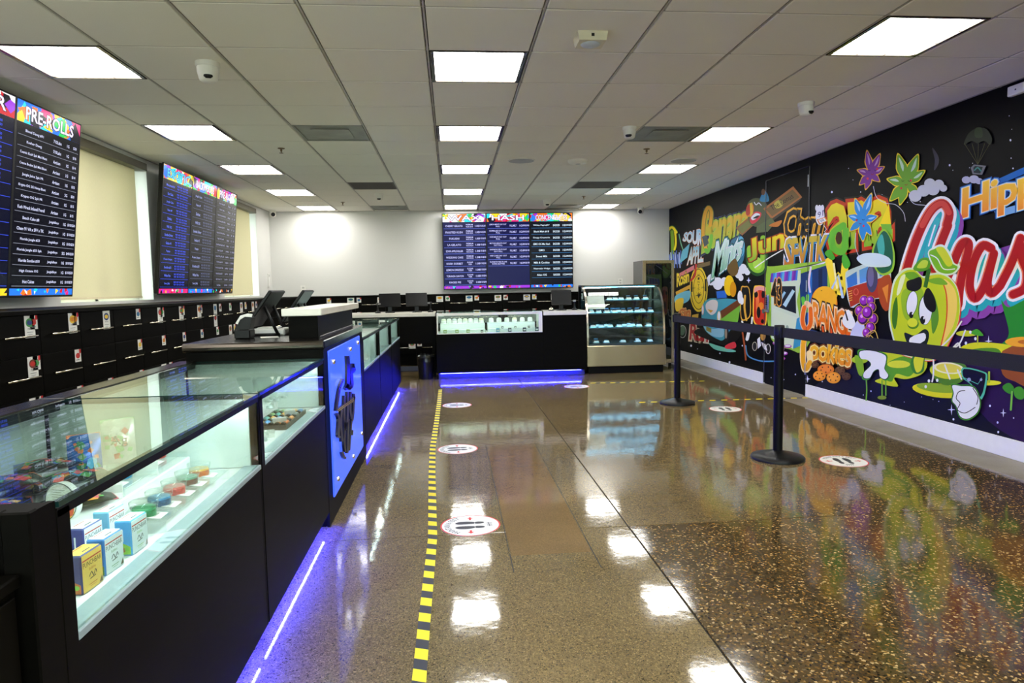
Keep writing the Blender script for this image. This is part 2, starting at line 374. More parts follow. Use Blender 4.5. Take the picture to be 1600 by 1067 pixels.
# ceiling
ceil = structure(MB().box(XL, XR, YF, YB, CZ+.02, CZ+.14).build('ceiling', GAPM), 'suspended ceiling of pale square tiles in a metal grid', 'ceiling')
lights = {(0, r) for r in (13, 10, 7, 4, 1, -2, -5, -8)} | {(-4, r) for r in (13, 10, 7, 4, 1, -2, -5, -8)} | {(4, r) for r in (13, 10, 7, 4, 0, -3, -6, -9)}
vents = {(-2, 4): 'g', (3, 4): 'g', (-2, 9): 'd', (3, 9): 'd', (-2, 13): 'g', (3, 13): 'g'}
def tile_mesh(w, d): return MB().box(-w/2, w/2, -d/2, d/2, -.004, .016, .004).mesh('ceiling_tile', TILE)
full = tile_mesh(.588, .599); cache = {}
for c in range(-5, 7):
    for r in range(-11, 15):
        if (c, r) in lights or (c, r) in vents: continue
        x0, x1, y0, y1 = max(GX(c), XL), min(GX(c+1), XR), max(GY(r), YF), min(GY(r+1), YB)
        if x1-x0 < .05 or y1-y0 < .05: continue
        w, d = x1-x0-.0216, y1-y0-.0106; k = (round(w, 3), round(d, 3))
        me = full if k == (.588, .599) else cache.setdefault(k, None) or cache.__setitem__(k, tile_mesh(*k)) or cache[k]
        link('ceiling_tile', me, ceil, ((x0+x1)/2, (y0+y1)/2, CZ))
gm = MB()
for c in range(-4, 7): gm.box(GX(c)-.0052, GX(c)+.0052, YF, YB, CZ-.003, CZ+.018)
gm.build('grid_main_runner', TEE, ceil)
gm = MB()
for r in range(-10, 15): gm.box(XL, XR, GY(r)-.0035, GY(r)+.0035, CZ-.002, CZ+.017)
gm.build('grid_cross_tee', TEE, ceil)
tr = MB()
for b in ((XL, XL+.02, YF, YB), (XR-.04, XR-.02, YF, YB), (XL, XR, YB-.02, YB), (XL, XR, YF, YF+.02)): tr.box(*b, CZ-.006, CZ)
structure(tr.build('trim_1', TEE), 'pale metal angle trim where ceiling meets the walls', 'trim')

S = .6096
fm = MB(); w = .024
for b in ((.012, .012+w, .008, S-.008), (S-.012-w, S-.012, .008, S-.008), (.012+w, S-.012-w, .008, .008+.014), (.012+w, S-.012-w, S-.022, S-.008)): fm.box(*b, -.006, .02)
frame_me = fm.mesh('frame', NOSE)
diff_me = MB().box(.012+w, S-.012-w, .022, S-.022, .004, .016).mesh('diffuser', PANEL)
rb = MB()
for k in (1, 2):
    x = .036+(S-.072)*k/3; rb.box(x-.0017, x+.0017, .022, S-.022, .001, .006)
    y = .022+(S-.044)*k/3; rb.box(.036, S-.036, y-.0017, y+.0017, .001, .006)
rib_me = rb.mesh('lens_rib', mat('lens_rib_grey', (150, 150, 150), .5, noise=.02))
ROWN = {-4: 'over the drawer aisle', 0: 'in the middle row', 4: 'beside the mural wall'}
for c in (-4, 0, 4):
    for k, r in enumerate(sorted([r for cc, r in lights if cc == c], reverse=True)):
        t = thing('ceiling_light', f'recessed ceiling light {ROWN[c]}, {ORD[k]} from the back wall', 'ceiling light', (GX(c), GY(r), CZ), group='recessed ceiling lights')
        link('frame', frame_me, t); link('diffuser', diff_me, t); link('lens_rib', rib_me, t)
VN = {(-2, 4): 'grey square ceiling vent near the sprinkler over the counter side', (3, 4): 'stained grey ceiling vent beside a dome camera and a light', (-2, 9): 'black slatted ceiling vent over the counters',
      (3, 9): 'black slatted ceiling vent on the mural side', (-2, 13): 'small-looking grey vent at the back wall over the counters', (3, 13): 'small-looking grey vent at the back wall by the cold case'}
for (c, r), kd in vents.items():
    t = thing('air_vent', VN[c, r], 'vent', (GX(c), GY(r), CZ)); m = VENTG if kd == 'g' else VENTM
    f = MB()
    for b in ((.012, .03, .006, S-.006), (S-.03, S-.012, .006, S-.006), (.03, S-.03, .006, .024), (.03, S-.03, S-.024, S-.006)): f.box(*b, -.004, .014)
    f.build('frame', m, t)
    if kd == 'g':
        MB().box(.03, S-.03, .024, S-.024, .004, .014).build('plate', m, t)
        MB().box(.14, S-.14, .14, S-.14, -.006, -.001, .002).box(.16, S-.16, .16, S-.16, -.001, .006).build('baffle', m, t)
    else:
        MB().box(.03, S-.03, .024, S-.024, .012, .016).build('backing', BLACKM, t)
        sl = MB().box(.03, S-.03, -.012, .012, -.001, .010).mesh('slat', VENTM)
        for k in range(12): link('slat', sl, t, (0, .05+k*.046, 0))

# walls
wl = MB(); W1, W2, WZ0, WZ1 = (5.72, 7.42), (9.65, 11.35), 1.235, 2.66
wl.box(XL-.22, XL, YF, YB+.2, 0, WZ0).box(XL-.22, XL, YF, YB+.2, WZ1, CZ+.14)
for a, b in ((YF, W1[0]), (W1[1], W2[0]), (W2[1], YB+.2)): wl.box(XL-.22, XL, a, b, WZ0, WZ1)
structure(wl.build('wall_left', WHITEP), 'white painted wall with tall blinded windows above drawers', 'wall')
structure(MB().box(XL-.2, XR+.2, YB, YB+.2, 0, CZ+.14).build('wall_back', WHITEP), 'white wall behind the menu screens', 'wall')
structure(MB().box(XR, XR+.2, YF, YB+.2, 0, CZ+.14).build('wall_right', BLACKM), 'black wall that carries the painted mural', 'wall')
wf = MB().box(XL-.2, XR+.2, YF-.2, YF, 0, .12).box(XL-.2, XR+.2, YF-.2, YF, 2.5, CZ+.14)
FW = ((-2.9, -.75), (-.55, 1.6), (1.8, 3.8))  # unseen windows, added so that daylight lifts the ceiling
for q in ((XL-.2, -2.9), (-.75, -.55), (1.6, 1.8), (3.8, XR+.2)): wf.box(*q, YF-.2, YF, .12, 2.5)
structure(wf.build('wall_front', WHITEP), 'white unseen front wall with tall window openings added for daylight', 'wall')
for k, (q0, q1) in enumerate(FW, 3):
    wn = structure(link(f'window_{k}', None), f'unseen tall window added in the front wall for daylight, {ORD[k-3]} from the drawer side', 'window')
    f = MB()
    for q in ((q0, q0+.05, .12, 2.5), (q1-.05, q1, .12, 2.5), (q0+.05, q1-.05, .12, .17), (q0+.05, q1-.05, 2.45, 2.5)): f.box(q[0], q[1], YF-.13, YF-.08, q[2], q[3])
    f.build('window_frame', BLACKM, wn); MB().box(q0+.05, q1-.05, YF-.108, YF-.102, .17, 2.45).build('pane', GLASS, wn)
gr = MB().box(-25, XL-.24, -30, 40, -.3, -.15).box(XL-.24, XR+.24, -30, YF-.22, -.3, -.15).box(XR+.24, 25, -30, 40, -.3, -.15)  # outside ground, added to bounce daylight up at the ceiling
structure(gr.build('ground', mat('pavement', (176, 172, 164), .9, noise=.1, nscale=2)), 'pale pavement outside the shop, added to bounce daylight indoors', 'ground')
BLIND = bpy.data.materials.new('blind_fabric'); BLIND.use_nodes = True; nt = BLIND.node_tree
nt.nodes.remove(nt.nodes['Principled BSDF']); d = nt.nodes.new('ShaderNodeBsdfDiffuse'); tl = nt.nodes.new('ShaderNodeBsdfTranslucent'); mx = nt.nodes.new('ShaderNodeMixShader'); mx.inputs[0].default_value = .36
tc = nt.nodes.new('ShaderNodeTexCoord'); wv = nt.nodes.new('ShaderNodeTexNoise'); mp = nt.nodes.new('ShaderNodeMapping'); mp.inputs['Scale'].default_value = (1, 60, 6)
wv.inputs['Scale'].default_value = 6; nt.links.new(tc.outputs['Object'], mp.inputs[0]); nt.links.new(mp.outputs[0], wv.inputs['Vector'])
rp = nt.nodes.new('ShaderNodeValToRGB'); rp.color_ramp.elements[0].color = lin((216, 207, 180))+(1,); rp.color_ramp.elements[1].color = lin((232, 224, 198))+(1,)
nt.links.new(wv.outputs['Fac'], rp.inputs[0]); nt.links.new(rp.outputs[0], d.inputs[0]); nt.links.new(rp.outputs[0], tl.inputs[0])
nt.links.new(d.outputs[0], mx.inputs[1]); nt.links.new(tl.outputs[0], mx.inputs[2]); nt.links.new(mx.outputs[0], nt.nodes['Material Output'].inputs[0])
FASC = mat('blind_fascia', (104, 98, 82), .5, noise=.05)
for k, (a, b) in enumerate((W1, W2), 1):
    wn = structure(link(f'window_{k}', None), f'tall window behind a cream roller blind, {"beside the pre-roll menu screens" if k == 1 else "near the room corner"}', 'window')
    f = MB(); X0, X1 = XL-.20, XL-.15
    for p in ((a, a+.05), (b-.05, b), ((a+b)/2-.025, (a+b)/2+.025)): f.box(X0, X1, *p, WZ0, WZ1)
    f.box(X0, X1, a+.05, b-.05, WZ0, WZ0+.05).box(X0, X1, a+.05, b-.05, WZ1-.05, WZ1); f.build('window_frame', mat('window_frame_white', (225, 226, 220), .4, noise=.02), wn)
    for p, q in ((a+.05, (a+b)/2-.025), ((a+b)/2+.025, b-.05)): MB().box(X0+.02, X0+.026, p, q, WZ0+.05, WZ1-.05).build('pane', GLASS, wn)
    MB().box(XL-.15, XL+.0, a, b, WZ0-.0, WZ0+.012).build('window_sill', mat('window_frame_white', (0, 0, 0)), wn)
    bl = thing('roller_blind', f'cream roller blind pulled down over the window {"beside the pre-roll menu screens" if k == 1 else "near the room corner"}', 'blind', (XL-.07, 0, 0))
    MB().box(-.001, .001, a+.11, b-.11, WZ0+.05, WZ1-.02).build('fabric', BLIND, bl)
    MB().box(-.008, .008, a+.11, b-.11, WZ0+.03, WZ0+.05, .003).build('bottom_bar', mat('blind_bar', (214, 200, 168), .5, noise=.03), bl)
    MB().box(-.04, .085, a+.005, b-.005, WZ1-.075, WZ1, .004).build('fascia', FASC, bl)

# mural wall: panels, door, baseboard
MXP = 4.032
D0, D1, DZ = 7.28, 8.31, 2.60
mural = thing('wall_mural', 'huge graffiti mural of lettering, fruit and leaves on black', 'mural', (0, 0, 0))
pb = MB(); pb.box(MXP, XR, YF, D0-.012, .14, CZ-.008).box(MXP, XR, D1+.012, YB, .14, CZ-.008).box(MXP, XR, D0-.012, D1+.012, DZ+.012, CZ-.008)
pb.build('backing_panel', mat('mural_black', (6, 6, 8), .45, spec=.08, noise=.25, nscale=2), mural)
door = structure(link('door_1', None), 'flush door hidden in the painted mural wall', 'door')
MB().box(MXP, XR, D0, D1, .012, DZ).build('door_leaf', MATS['mural_black'], door)
fr = MB()
for y in (D0-.006, D1+.006): fr.lathe([(.008, .02), (.008, DZ)], MXP-.004, y, 0, 8)
fr.tube([(MXP-.004, D0-.006, DZ+.006), (MXP-.004, D1+.006, DZ+.006)], .005); fr.build('door_edge_trim', mat('grey_edge_trim', (74, 74, 78), .25, .6, noise=.1), door)
lk = MB().box(MXP-.03, MXP, D1-.13, D1-.05, .93, 1.16, .012).lathe([(.03, -.075), (.03, -.06), (.012, -.055), (.012, 0)], MXP, D1-.09, .95, 14, 'x').build('door_lock', mat('lock_steel', (150, 154, 158), .3, .9, noise=.05), door)
MB().tube([(MXP-.06, D1-.09, .95), (MXP-.07, D1-.2, .95)], .009).build('lever', MATS['lock_steel'], lk)
kb = MB()
for i in range(4):
    for j in range(2): kb.box(MXP-.034, MXP-.03, D1-.115+j*.028, D1-.097+j*.028, 1.03+i*.026, 1.048+i*.026)
kb.build('keypad', BLKPL, lk)
hm = MB().lathe([(.008, 0), (.008, .13)], MXP-.01, D0+.012, 0, 8).mesh('hinge', MATS['lock_steel'])
for z in (.25, 1.2, 2.38): link('hinge', hm, door, (0, 0, z))
bb = MB().box(4.014, XR, YF, D0-.014, 0, .142, .003).box(4.014, XR, D1+.014, YB, 0, .142, .003)
structure(bb.build('baseboard_right', mat('white_baseboard', (232, 232, 234), .4, noise=.02)), 'tall white baseboard below the mural', 'baseboard')
t = thing('wall_box', 'small white sensor box high on the mural wall near the ceiling', 'sensor', on_x(1592, 140, XR-.02))
MB().box(-.03, .01, -.07, .07, -.035, .035, .006).build('housing', PLASTW, t); MB().box(-.032, -.029, -.01, .0, -.005, .005).build('lens', BLKPL, t)

# outlets and a thermostat
def plate(name, label, p, face, w, h, extra=None):
    t = thing(name, label, 'outlet' if 'outlet' in name else 'control', p)
    if face == 'y': MB().box(-w/2, w/2, -.008, 0, -h/2, h/2, .003).build('cover_plate', PLASTW, t); g = lambda x, z, a, b: MB().box(x-a, x+a, -.0095, -.007, z-b, z+b)
    else: MB().box(0, .008, -w/2, w/2, -h/2, h/2, .003).build('cover_plate', PLASTW, t); g = lambda x, z, a, b: MB().box(.007, .0095, x-a, x+a, z-b, z+b)
    for z in (-h*.22, h*.22): g(0, z, w*.22, h*.12).build('socket', mat('socket_grey', (190, 190, 186), .5, noise=.02), t)
plate('wall_outlet', 'white outlet on the back wall above the drawers, by the room corner', on_y(474, 452, YB), 'y', .09, .13)
plate('wall_outlet', 'white outlet on the back wall beside the tall fridge', on_y(969, 440, YB), 'y', .08, .11)
t = thing('wall_control', 'slim white intercom strip on the wall between window and corner', 'control', on_x(419, 438, XL))
MB().box(0, .02, -.04, .04, -.12, .12, .006).build('housing', PLASTW, t); MB().box(.019, .022, -.02, .02, .06, .1).build('button', MATS['socket_grey'], t)

# ceiling fittings
def ceil_pt(c, r): return (GX(c), GY(r), CZ-.004)
WCAM = mat('camera_white', (232, 230, 222), .35, noise=.02)
def dome_camera(label, c, r, ang, big=1.0):
    t = thing('dome_camera', label, 'camera', ceil_pt(c, r), ang)
    MB().lathe([(.062*big, 0), (.062*big, -.02*big), (.058*big, -.024*big)], n=24).build('mounting_ring', WCAM, t)
    MB().lathe([(.056*big, -.024*big), (.055*big, -.05*big), (.046*big, -.088*big), (.036*big, -.098*big), (.0, -.1*big)], n=24, caps=False).build('housing', WCAM, t)
    MB().lathe([(.0, -.012), (.02, -.010), (.03, 0), (.03, .01)], 0, -.03*big, -.082*big, 16, 'z').xform(Matrix.Translation((0, 0, 0))).build('lens', BLKPL, t)
dome_camera('white dome camera on a ceiling tile over the drawer aisle, with black seam', -2.2, 1.44, .3, 1.15)
dome_camera('white dome camera hanging from the ceiling grid near the mural wall', 4.76, 2.71, 0.5)
dome_camera('white dome camera at the edge of the stained grey vent', 2.81, 4.04, -.5)
dome_camera('white dome camera between the black and grey vents over the counters', -1.49, 10.7, 0)
dome_camera('white dome camera above the back menu screens, beside a grey vent', 2.74, 12.0, 0)
def bullet(label, x, y, ang):
    t = thing('corner_camera', label, 'camera', (x, y, CZ-.004), ang)
    MB().lathe([(.06, 0), (.06, -.02), (.045, -.03)], n=20).build('mounting_ring', WCAM, t)
    MB().lathe([(.045, -.03), (.055, -.06), (.05, -.095), (.025, -.115), (0, -.118)], n=20, caps=False).build('housing', WCAM, t)
    MB().lathe([(.034, -.058), (.034, -.048), (.02, -.044)], 0, 0, -.078, 16, 'y').build('lens', BLKPL, t)
bullet('white turret camera at the ceiling in the window corner', -3.02, 11.9, .4)
bullet('white turret camera at the ceiling near the mural corner', 3.42, 11.9, -.4)
SPK = mat('speaker_grille', (178, 180, 182), .6, bump=.6, bscale=700)
for lb, c, r, m in (('flat round grey ceiling speaker next to the middle row of lights', 1.49, 6.55, SPK), ('round white domed ceiling access point between two speakers', 2.53, 6.55, None), ('flat round grey ceiling speaker behind a light on the mural side', 4.51, 6.56, SPK)):
    t = thing('ceiling_speaker' if m else 'access_point', lb, 'speaker' if m else 'access point', ceil_pt(c, r))
    if m:
        MB().lathe([(.15, 0), (.15, -.006), (.142, -.008)], n=36).build('rim', WCAM, t); MB().lathe([(.14, -.0085), (.0, -.011)], n=36, caps=False).build('grille', m, t)
    else:
        MB().lathe([(.115, 0), (.112, -.018), (.09, -.034), (.03, -.04), (0, -.04)], n=32, caps=False).build('housing', WCAM, t); MB().lathe([(.03, -.0405), (.026, -.042), (0, -.042)], n=20, caps=False).build('status_ring', SPK, t)
for lb, c, r in (('brass sprinkler head behind the grey vent over the counters', -2.49, 5.52), ('brass sprinkler head behind the stained vent', 3.51, 5.55), ('brass sprinkler head by the back wall over the drawer aisle', -2.58, 12.2), ('brass sprinkler head behind the black vent on the mural side', 3.58, 11.3)):
    t = thing('sprinkler_head', lb, 'sprinkler', ceil_pt(c, r)); bm = mat('sprinkler_brass', (120, 100, 74), .35, .8, noise=.1)
    MB().lathe([(.035, 0), (.03, -.006), (.012, -.008)], n=18).build('escutcheon', bm, t); MB().lathe([(.01, -.006), (.01, -.03), (.004, -.034), (.004, -.045)], n=10).build('body', bm, t)
    MB().lathe([(.02, -.045), (.02, -.048)], n=14).build('deflector', bm, t)
t = thing('motion_sensor', 'boxy cream motion sensor on a ceiling tile with pale round window', 'sensor', ceil_pt(1.5, .55))
MB().prism([(-.085, 0), (.085, 0), (.075, -.05), (-.075, -.05)], 'y', -.07, .07).build('housing', mat('sensor_cream', (222, 214, 186), .4, noise=.03), t)
MB().lathe([(.055, -.0505), (.05, -.056), (.0, -.058)], n=24, caps=False).build('window', mat('sensor_window', (196, 204, 214), .3, noise=.02), t)
MB().box(-.008, .008, -.074, -.069, -.03, -.015).build('indicator', BLKPL, t)

# ------------------------------------------------------------------ drawer cabinets
drawer_z = [.19, .44, .69, .94]
def cab_meshes(w):
    return (MB().box(-w/2+.001, w/2-.001, .02, .595, .0, 1.189).mesh('carcass', BLACK),
            MB().box(-w/2+.002, w/2-.002, 0, .019, .0015, .2485, .0015).mesh('drawer', BLACK),
            MB().tube([(-.15, -.03, 0), (.15, -.03, 0)], .0055).tube([(-.12, 0, 0), (-.12, -.03, 0)], .004, 6).tube([(.12, 0, 0), (.12, -.03, 0)], .004, 6).mesh('handle', CHROME),
            MB().box(-w/2+.001, w/2-.001, .06, .09, 0, .188).mesh('toe_kick', BLACKM))
def card_art(w, h, hue, kind):
    a = Art(lambda x, z, l: (x, -.0006-l, z)); R = random.Random(hue)
    a.rect(-w/2, -h/2, w/2, h/2, (236, 235, 230))
    cols = [(196, 40, 34), (30, 60, 130), (70, 150, 80), (226, 140, 30), (120, 60, 40), (240, 200, 60), (40, 110, 160)]
    c1, c2 = cols[hue % 7], cols[(hue*3+2) % 7]
    if kind == 'big':
        a.ell(0, h*.18, w*.36, h*.2, c1); a.ell(0, h*.18, w*.25, h*.11, c2)
        a.line_text('SPECIAL', 0, -h*.12, h*.07, (60, 60, 60), w*.5, True); a.rect(-w*.3, -h*.26, w*.3, -h*.235, (130, 130, 130)); a.rect(-w*.22, -h*.36, w*.22, -h*.34, (150, 150, 150))
    else:
        a.ell(0, 0, w*.34, h*.22, c1); a.rect(-w*.34, -h*.36, w*.2, -h*.3, (110, 110, 110)); a.poly([(w*.22, h/2), (w/2, h/2), (w/2, h*.2), (w*.22, h*.1)], (205, 30, 30))
    return a
BIGC = [card_art(.10, .135, k, 'big').mesh('price_card', INK) for k in range(7)]
SMC = [card_art(.075, .085, k, 'small').mesh('price_card', INK) for k in range(7)]
BIGB = [card_art(.115, .10, k, 'big').mesh('price_card', INK) for k in range(7)]
CABS = []
def run_of_cabinets(n, w, pos, rz, words):
    me = cab_meshes(w); out = []
    for k in range(n):
        t = thing('drawer_cabinet', words(k), 'cabinet', pos(k), rz, 'black drawer cabinets along the walls'); ds = []
        link('carcass', me[0], t); link('toe_kick', me[3], t)
        for z in drawer_z:
            dd = link('drawer', me[1], t, (0, 0, z)); link('handle', me[2], dd, (0, 0, .122)); ds.append(dd)
        out.append((t, ds))
    return out
CW = .457
left = run_of_cabinets(17, CW, lambda k: (-2.55, 11.47-CW*(k+.5)-.228, 0), PI/2, lambda k: f'black four-drawer cabinet under the window wall, {ORD[k]} from the room corner')
back = run_of_cabinets(9, .5, lambda k: (-1.88+.5*k, 11.55, 0), 0, lambda k: f'black four-drawer cabinet against the back wall, {ORD[k]} from the room corner')
t = thing('corner_filler', 'plain black corner unit joining the two rows of drawer cabinets', 'cabinet', (0, 0, 0))
MB().box(-3.149, -2.131, 11.57, 12.149, 0, 1.189).box(-3.149, -2.572, 11.243, 11.57, 0, 1.189).build('carcass', BLACK, t); MB().box(-2.55, -2.131, 11.55, 11.569, .19, 1.186, .0015).box(-2.569, -2.55, 11.244, 11.549, .19, 1.186, .0015).build('filler_panel', BLACK, t)
tag(MB().box(-3.149, -2.535, 3.46, 11.53, 1.19, 1.218, .003).build('cabinet_top', BLACK), 'long black top over the drawer cabinets below the blinds', 'worktop')
tag(MB().box(-3.149, 2.40, 11.535, 12.149, 1.19, 1.218, .003).build('cabinet_top', BLACK), 'long black top over the drawer cabinets below the menu screens', 'worktop')
def put_card(run, axis, u, v, me):
    p = on_x(u, v, -2.549) if axis == 'x' else on_y(u, v, 11.549)
    for tcab, ds in run:
        q = (p[1]-tcab.location.y) if axis == 'x' else (p[0]-tcab.location.x); hw = .2285 if axis == 'x' else .25
        if abs(q) <= hw:
            i = max(0, min(3, int((p[2]-.19)//.25))); m = .06; hh = max(v.co.z for v in me.vertices)
            q = max(-hw+m, min(hw-m, q)); z = max(.004+hh, min(.246-hh, p[2]-drawer_z[i]))
            link('price_card', me, ds[i], (q, -.0008, z)); return
for k, (u, v, s) in enumerate([(46, 505, 1), (61, 497, 0), (113, 498, 1), (124, 492, 0), (166, 494, 1), (219, 485, 0), (250, 488, 1), (257, 484, 0), (283, 485, 1), (289, 481, 0), (311, 482, 1), (316, 480, 0), (336, 480, 1), (341, 477, 0),
        (362, 478, 0), (377, 477, 1), (382, 474, 0), (395, 476, 1), (399, 473, 0), (412, 475, 1), (51, 567, 1), (65, 559, 0), (128, 548, 0), (223, 532, 0), (259, 526, 0), (291, 521, 0), (318, 516, 0), (337, 503, 1), (342, 515, 0), (360, 512, 1), (366, 508, 0),
        (379, 509, 1), (54, 627, 1), (69, 620, 0), (131, 604, 0), (173, 594, 0), (225, 578, 0), (256, 573, 1), (263, 569, 0)]):
    put_card(left, 'x', u, v, (BIGC if s else SMC)[(k*5+2) % 7])
for k, (u, v, s) in enumerate([(501, 470, 1), (511, 467, 0), (548, 469, 1), (558, 467, 0), (595, 468, 1), (605, 466, 0), (641, 467, 1), (651, 465, 0), (687, 466, 1), (697, 463, 0), (733, 465, 1), (742, 463, 0), (778, 464, 1), (787, 462, 0), (823, 463, 1), (833, 463, 0),
        (866, 461, 1), (875, 460, 0), (600, 490, 1), (610, 489, 0), (688, 488, 1), (697, 487, 0), (743, 487, 1), (788, 485, 0), (833, 484, 0), (558, 490, 0), (644, 540, 1), (654, 537, 0)]):
    put_card(back, 'y', u, v, (BIGB if s else SMC)[(k*4+1) % 7])

# ------------------------------------------------------------------ glass showcases along the counter line
XF, XBK = -.70, -1.45
BLED = mat('blue_led', (20, 30, 255), .5, emit=(24, 26, 255), estr=480., noise=.01)
DIODE = mat('blue_diode_bead', (200, 210, 255), .5, emit=(190, 205, 255), estr=90., noise=.01)
def diodes(x0, x1, y0, y1, z, n, parent):
    b = MB()
    for k in range(n):
        x, y = x0+(x1-x0)*(k+.5)/n, y0+(y1-y0)*(k+.5)/n; b.box(x-.002, x+.002, y-.002, y+.002, z-.0035, z-.0002)
    o = b.build('led_diode', DIODE, parent); o['kind'] = 'stuff'
def glass_case(y0, y1, label, blue=True, near_end=False):
    t = thing('glass_showcase', label, 'display case', (0, y0, 0)); L = y1-y0; P = .042
    MB().box(XF-.018, XF, 0, L, .085, .664, .002).build('front_panel', BLACK, t)
    MB().box(XBK, XF-.02, .002, L-.002, .085, .655).build('carcass', BLACK, t)
    MB().box(XBK+.06, XF-.10, .01, L-.01, 0, .085).build('toe_kick', BLACKM, t)
    if blue: MB().box(XF-.034, XF-.026, .03, L-.03, .066, .072).build('blue_led_strip', BLED, t); diodes(XF-.03, XF-.03, .03, L-.03, .066, 56, t)
    MB().box(XBK+.03, XF-.022, .02, L-.02, .656, .678).build('deck', DECK, t)
    MB().box(XF-.055, XF+.002, P, L-.004, .666, .684, .002).build('deck_rim', RIM, t)
    for a, b in ((0, P), (L-.012, L)): MB().box(XF-.03, XF+.001, a, b, .085, .926, .002).build('post', BLACK, t)
    for a, b in ((.004, .016), (L-.02, L-.008)): MB().box(XBK+.05, XF-.03, a, b, .68, .925).build('end_panel', INNER, t)
    MB().box(XBK+.03, XBK+.042, .02, L-.02, .68, .915).build('sliding_door', INNER, t)
    MB().box(XF-.0085, XF-.0025, P, L-.012, .685, .922).build('front_glass', GLASS, t)
    g = MB(); x0, x1, ya, yb, z0, z1 = XBK+.085, XF+.003, .006, L-.006, .930, .940
    g.add([(x0, ya, z0), (x1, ya, z0), (x1, yb, z0), (x0, yb, z0)], [(0, 3, 2, 1)], 0); g.add([(x0, ya, z1), (x1, ya, z1), (x1, yb, z1), (x0, yb, z1)], [(0, 1, 2, 3)], 0)
    g.add([(x1, ya, z0), (x1, yb, z0), (x1, yb, z1), (x1, ya, z1)], [(0, 1, 2, 3)], 1); g.add([(x0, ya, z0), (x0, yb, z0), (x0, yb, z1), (x0, ya, z1)], [(0, 3, 2, 1)], 1)
    g.add([(x0, ya, z0), (x1, ya, z0), (x1, ya, z1), (x0, ya, z1)], [(0, 1, 2, 3)], 1); g.add([(x0, yb, z0), (x1, yb, z0), (x1, yb, z1), (x0, yb, z1)], [(0, 3, 2, 1)], 1)
    g.build('top_glass', [GLASS, GEDGE], t)
    MB().box(XF-.012, XF+.001, .004, L-.004, .912, .9285).box(XF-.032, XF-.012, .004, L-.004, .9262, .9285).build('top_rail', BLACKM, t)
    MB().box(XF-.028, XF-.014, .05, L-.03, .914, .926).build('light_strip', CASELED, t)
    MB().box(XBK, XBK+.09, 0, L, .905, .944, .003).build('rear_rail', DARKW, t)
    MB().box(XBK+.0, XBK+.03, 0, L, .655, .905).build('rear_frame', BLACK, t) if False else None
    for a, b in ((0, .03), (L-.03, L)): MB().box(XBK, XBK+.05, a, b, .655, .905).build('rear_post', BLACK, t)
    for a, b in ((.0, .022), (L-.022, L)): MB().box(XBK+.09, XF-.03, a, b, .925, .931).build('cross_bar', NOSE, t)
    if near_end:
        MB().box(XBK, XF, -.05, -.012, 0, .945).build('end_board', BLACK, t)
        f = MB().box(XF-.045, XF+.002, -.075, -.05, 0, .948, .003).box(XBK, XBK+.045, -.075, -.05, 0, .948, .003).box(XBK+.045, XF-.045, -.075, -.05, .915, .948, .003)
        f.build('end_frame', BLACK, t)
        MB().box(XF-.012, XF, -.012, 0, 0, .944).build('end_filler', BLACK, t)
    return t
case1 = glass_case(1.21, 2.44, 'glass-topped showcase holding small cartons, jars and foil pouches', near_end=True)
case2 = glass_case(2.45, 3.67, 'glass-topped showcase holding a tray of colourful tubes, beside the tower counter')
case3 = glass_case(5.27, 6.44, 'glass-topped showcase touching the far side of the blue-sign tower')
case4 = glass_case(6.45, 7.68, 'glass-topped showcase in the middle of the far three')
case5 = glass_case(7.69, 8.93, 'glass-topped showcase at the aisle end of the counter line')
t = thing('low_cabinet', 'low plain black cabinet at the end of the showcase row', 'cabinet', (0, 0, 0))
MB().box(-1.44, -.722, .45, 1.125, 0, .825, .002).build('body', BLACK, t); MB().box(-1.45, -.714, .45, 1.128, .826, .848, .003).build('top_board', BLACK, t)
MB().box(-.721, -.716, .47, .79, .03, .815, .001).box(-.721, -.716, .795, 1.115, .03, .815, .001).build('door_pair', BLACK, t)

# ------------------------------------------------------------------ tower counter with the lit sign
tw = thing('tower_counter', 'tall black counter with a white ledge and a blue lit front', 'counter', (0, 0, 0))
T0, T1 = 3.68, 5.26
MB().box(-1.42, -.715, T0+.01, T1, 0, .985).build('body', BLACK, tw)
MB().box(-.7155, -.70, T0, T1, .0, .985, .002).build('front_panel', BLACK, tw)
pr = [(-1.43, .985)]
MB().box(-1.43, -.695, T0+.012, T1, .986, 1.034, .004).build('counter_top', DARKW, tw)
nz = [(T0+.012, .986), (T0-.002, .99), (T0-.01, 1.0), (T0-.012, 1.012), (T0-.008, 1.026), (T0+.002, 1.034), (T0+.012, 1.035)]
MB().prism(nz, 'x', -1.43, -.697).build('edge_nosing', NOSE, tw)
MB().box(-.93, -.765, 3.9, T1-.03, 1.035, 1.163).build('riser', BLACK, tw)
MB().box(-.955, -.735, 3.85, T1+.12, 1.164, 1.206, .004).build('ledge_top', WHITEQ, tw)
MB().box(-.763, -.757, 3.92, T1-.04, 1.036, 1.046, .001).build('edge_strip', BLUE if False else NOSE, tw)

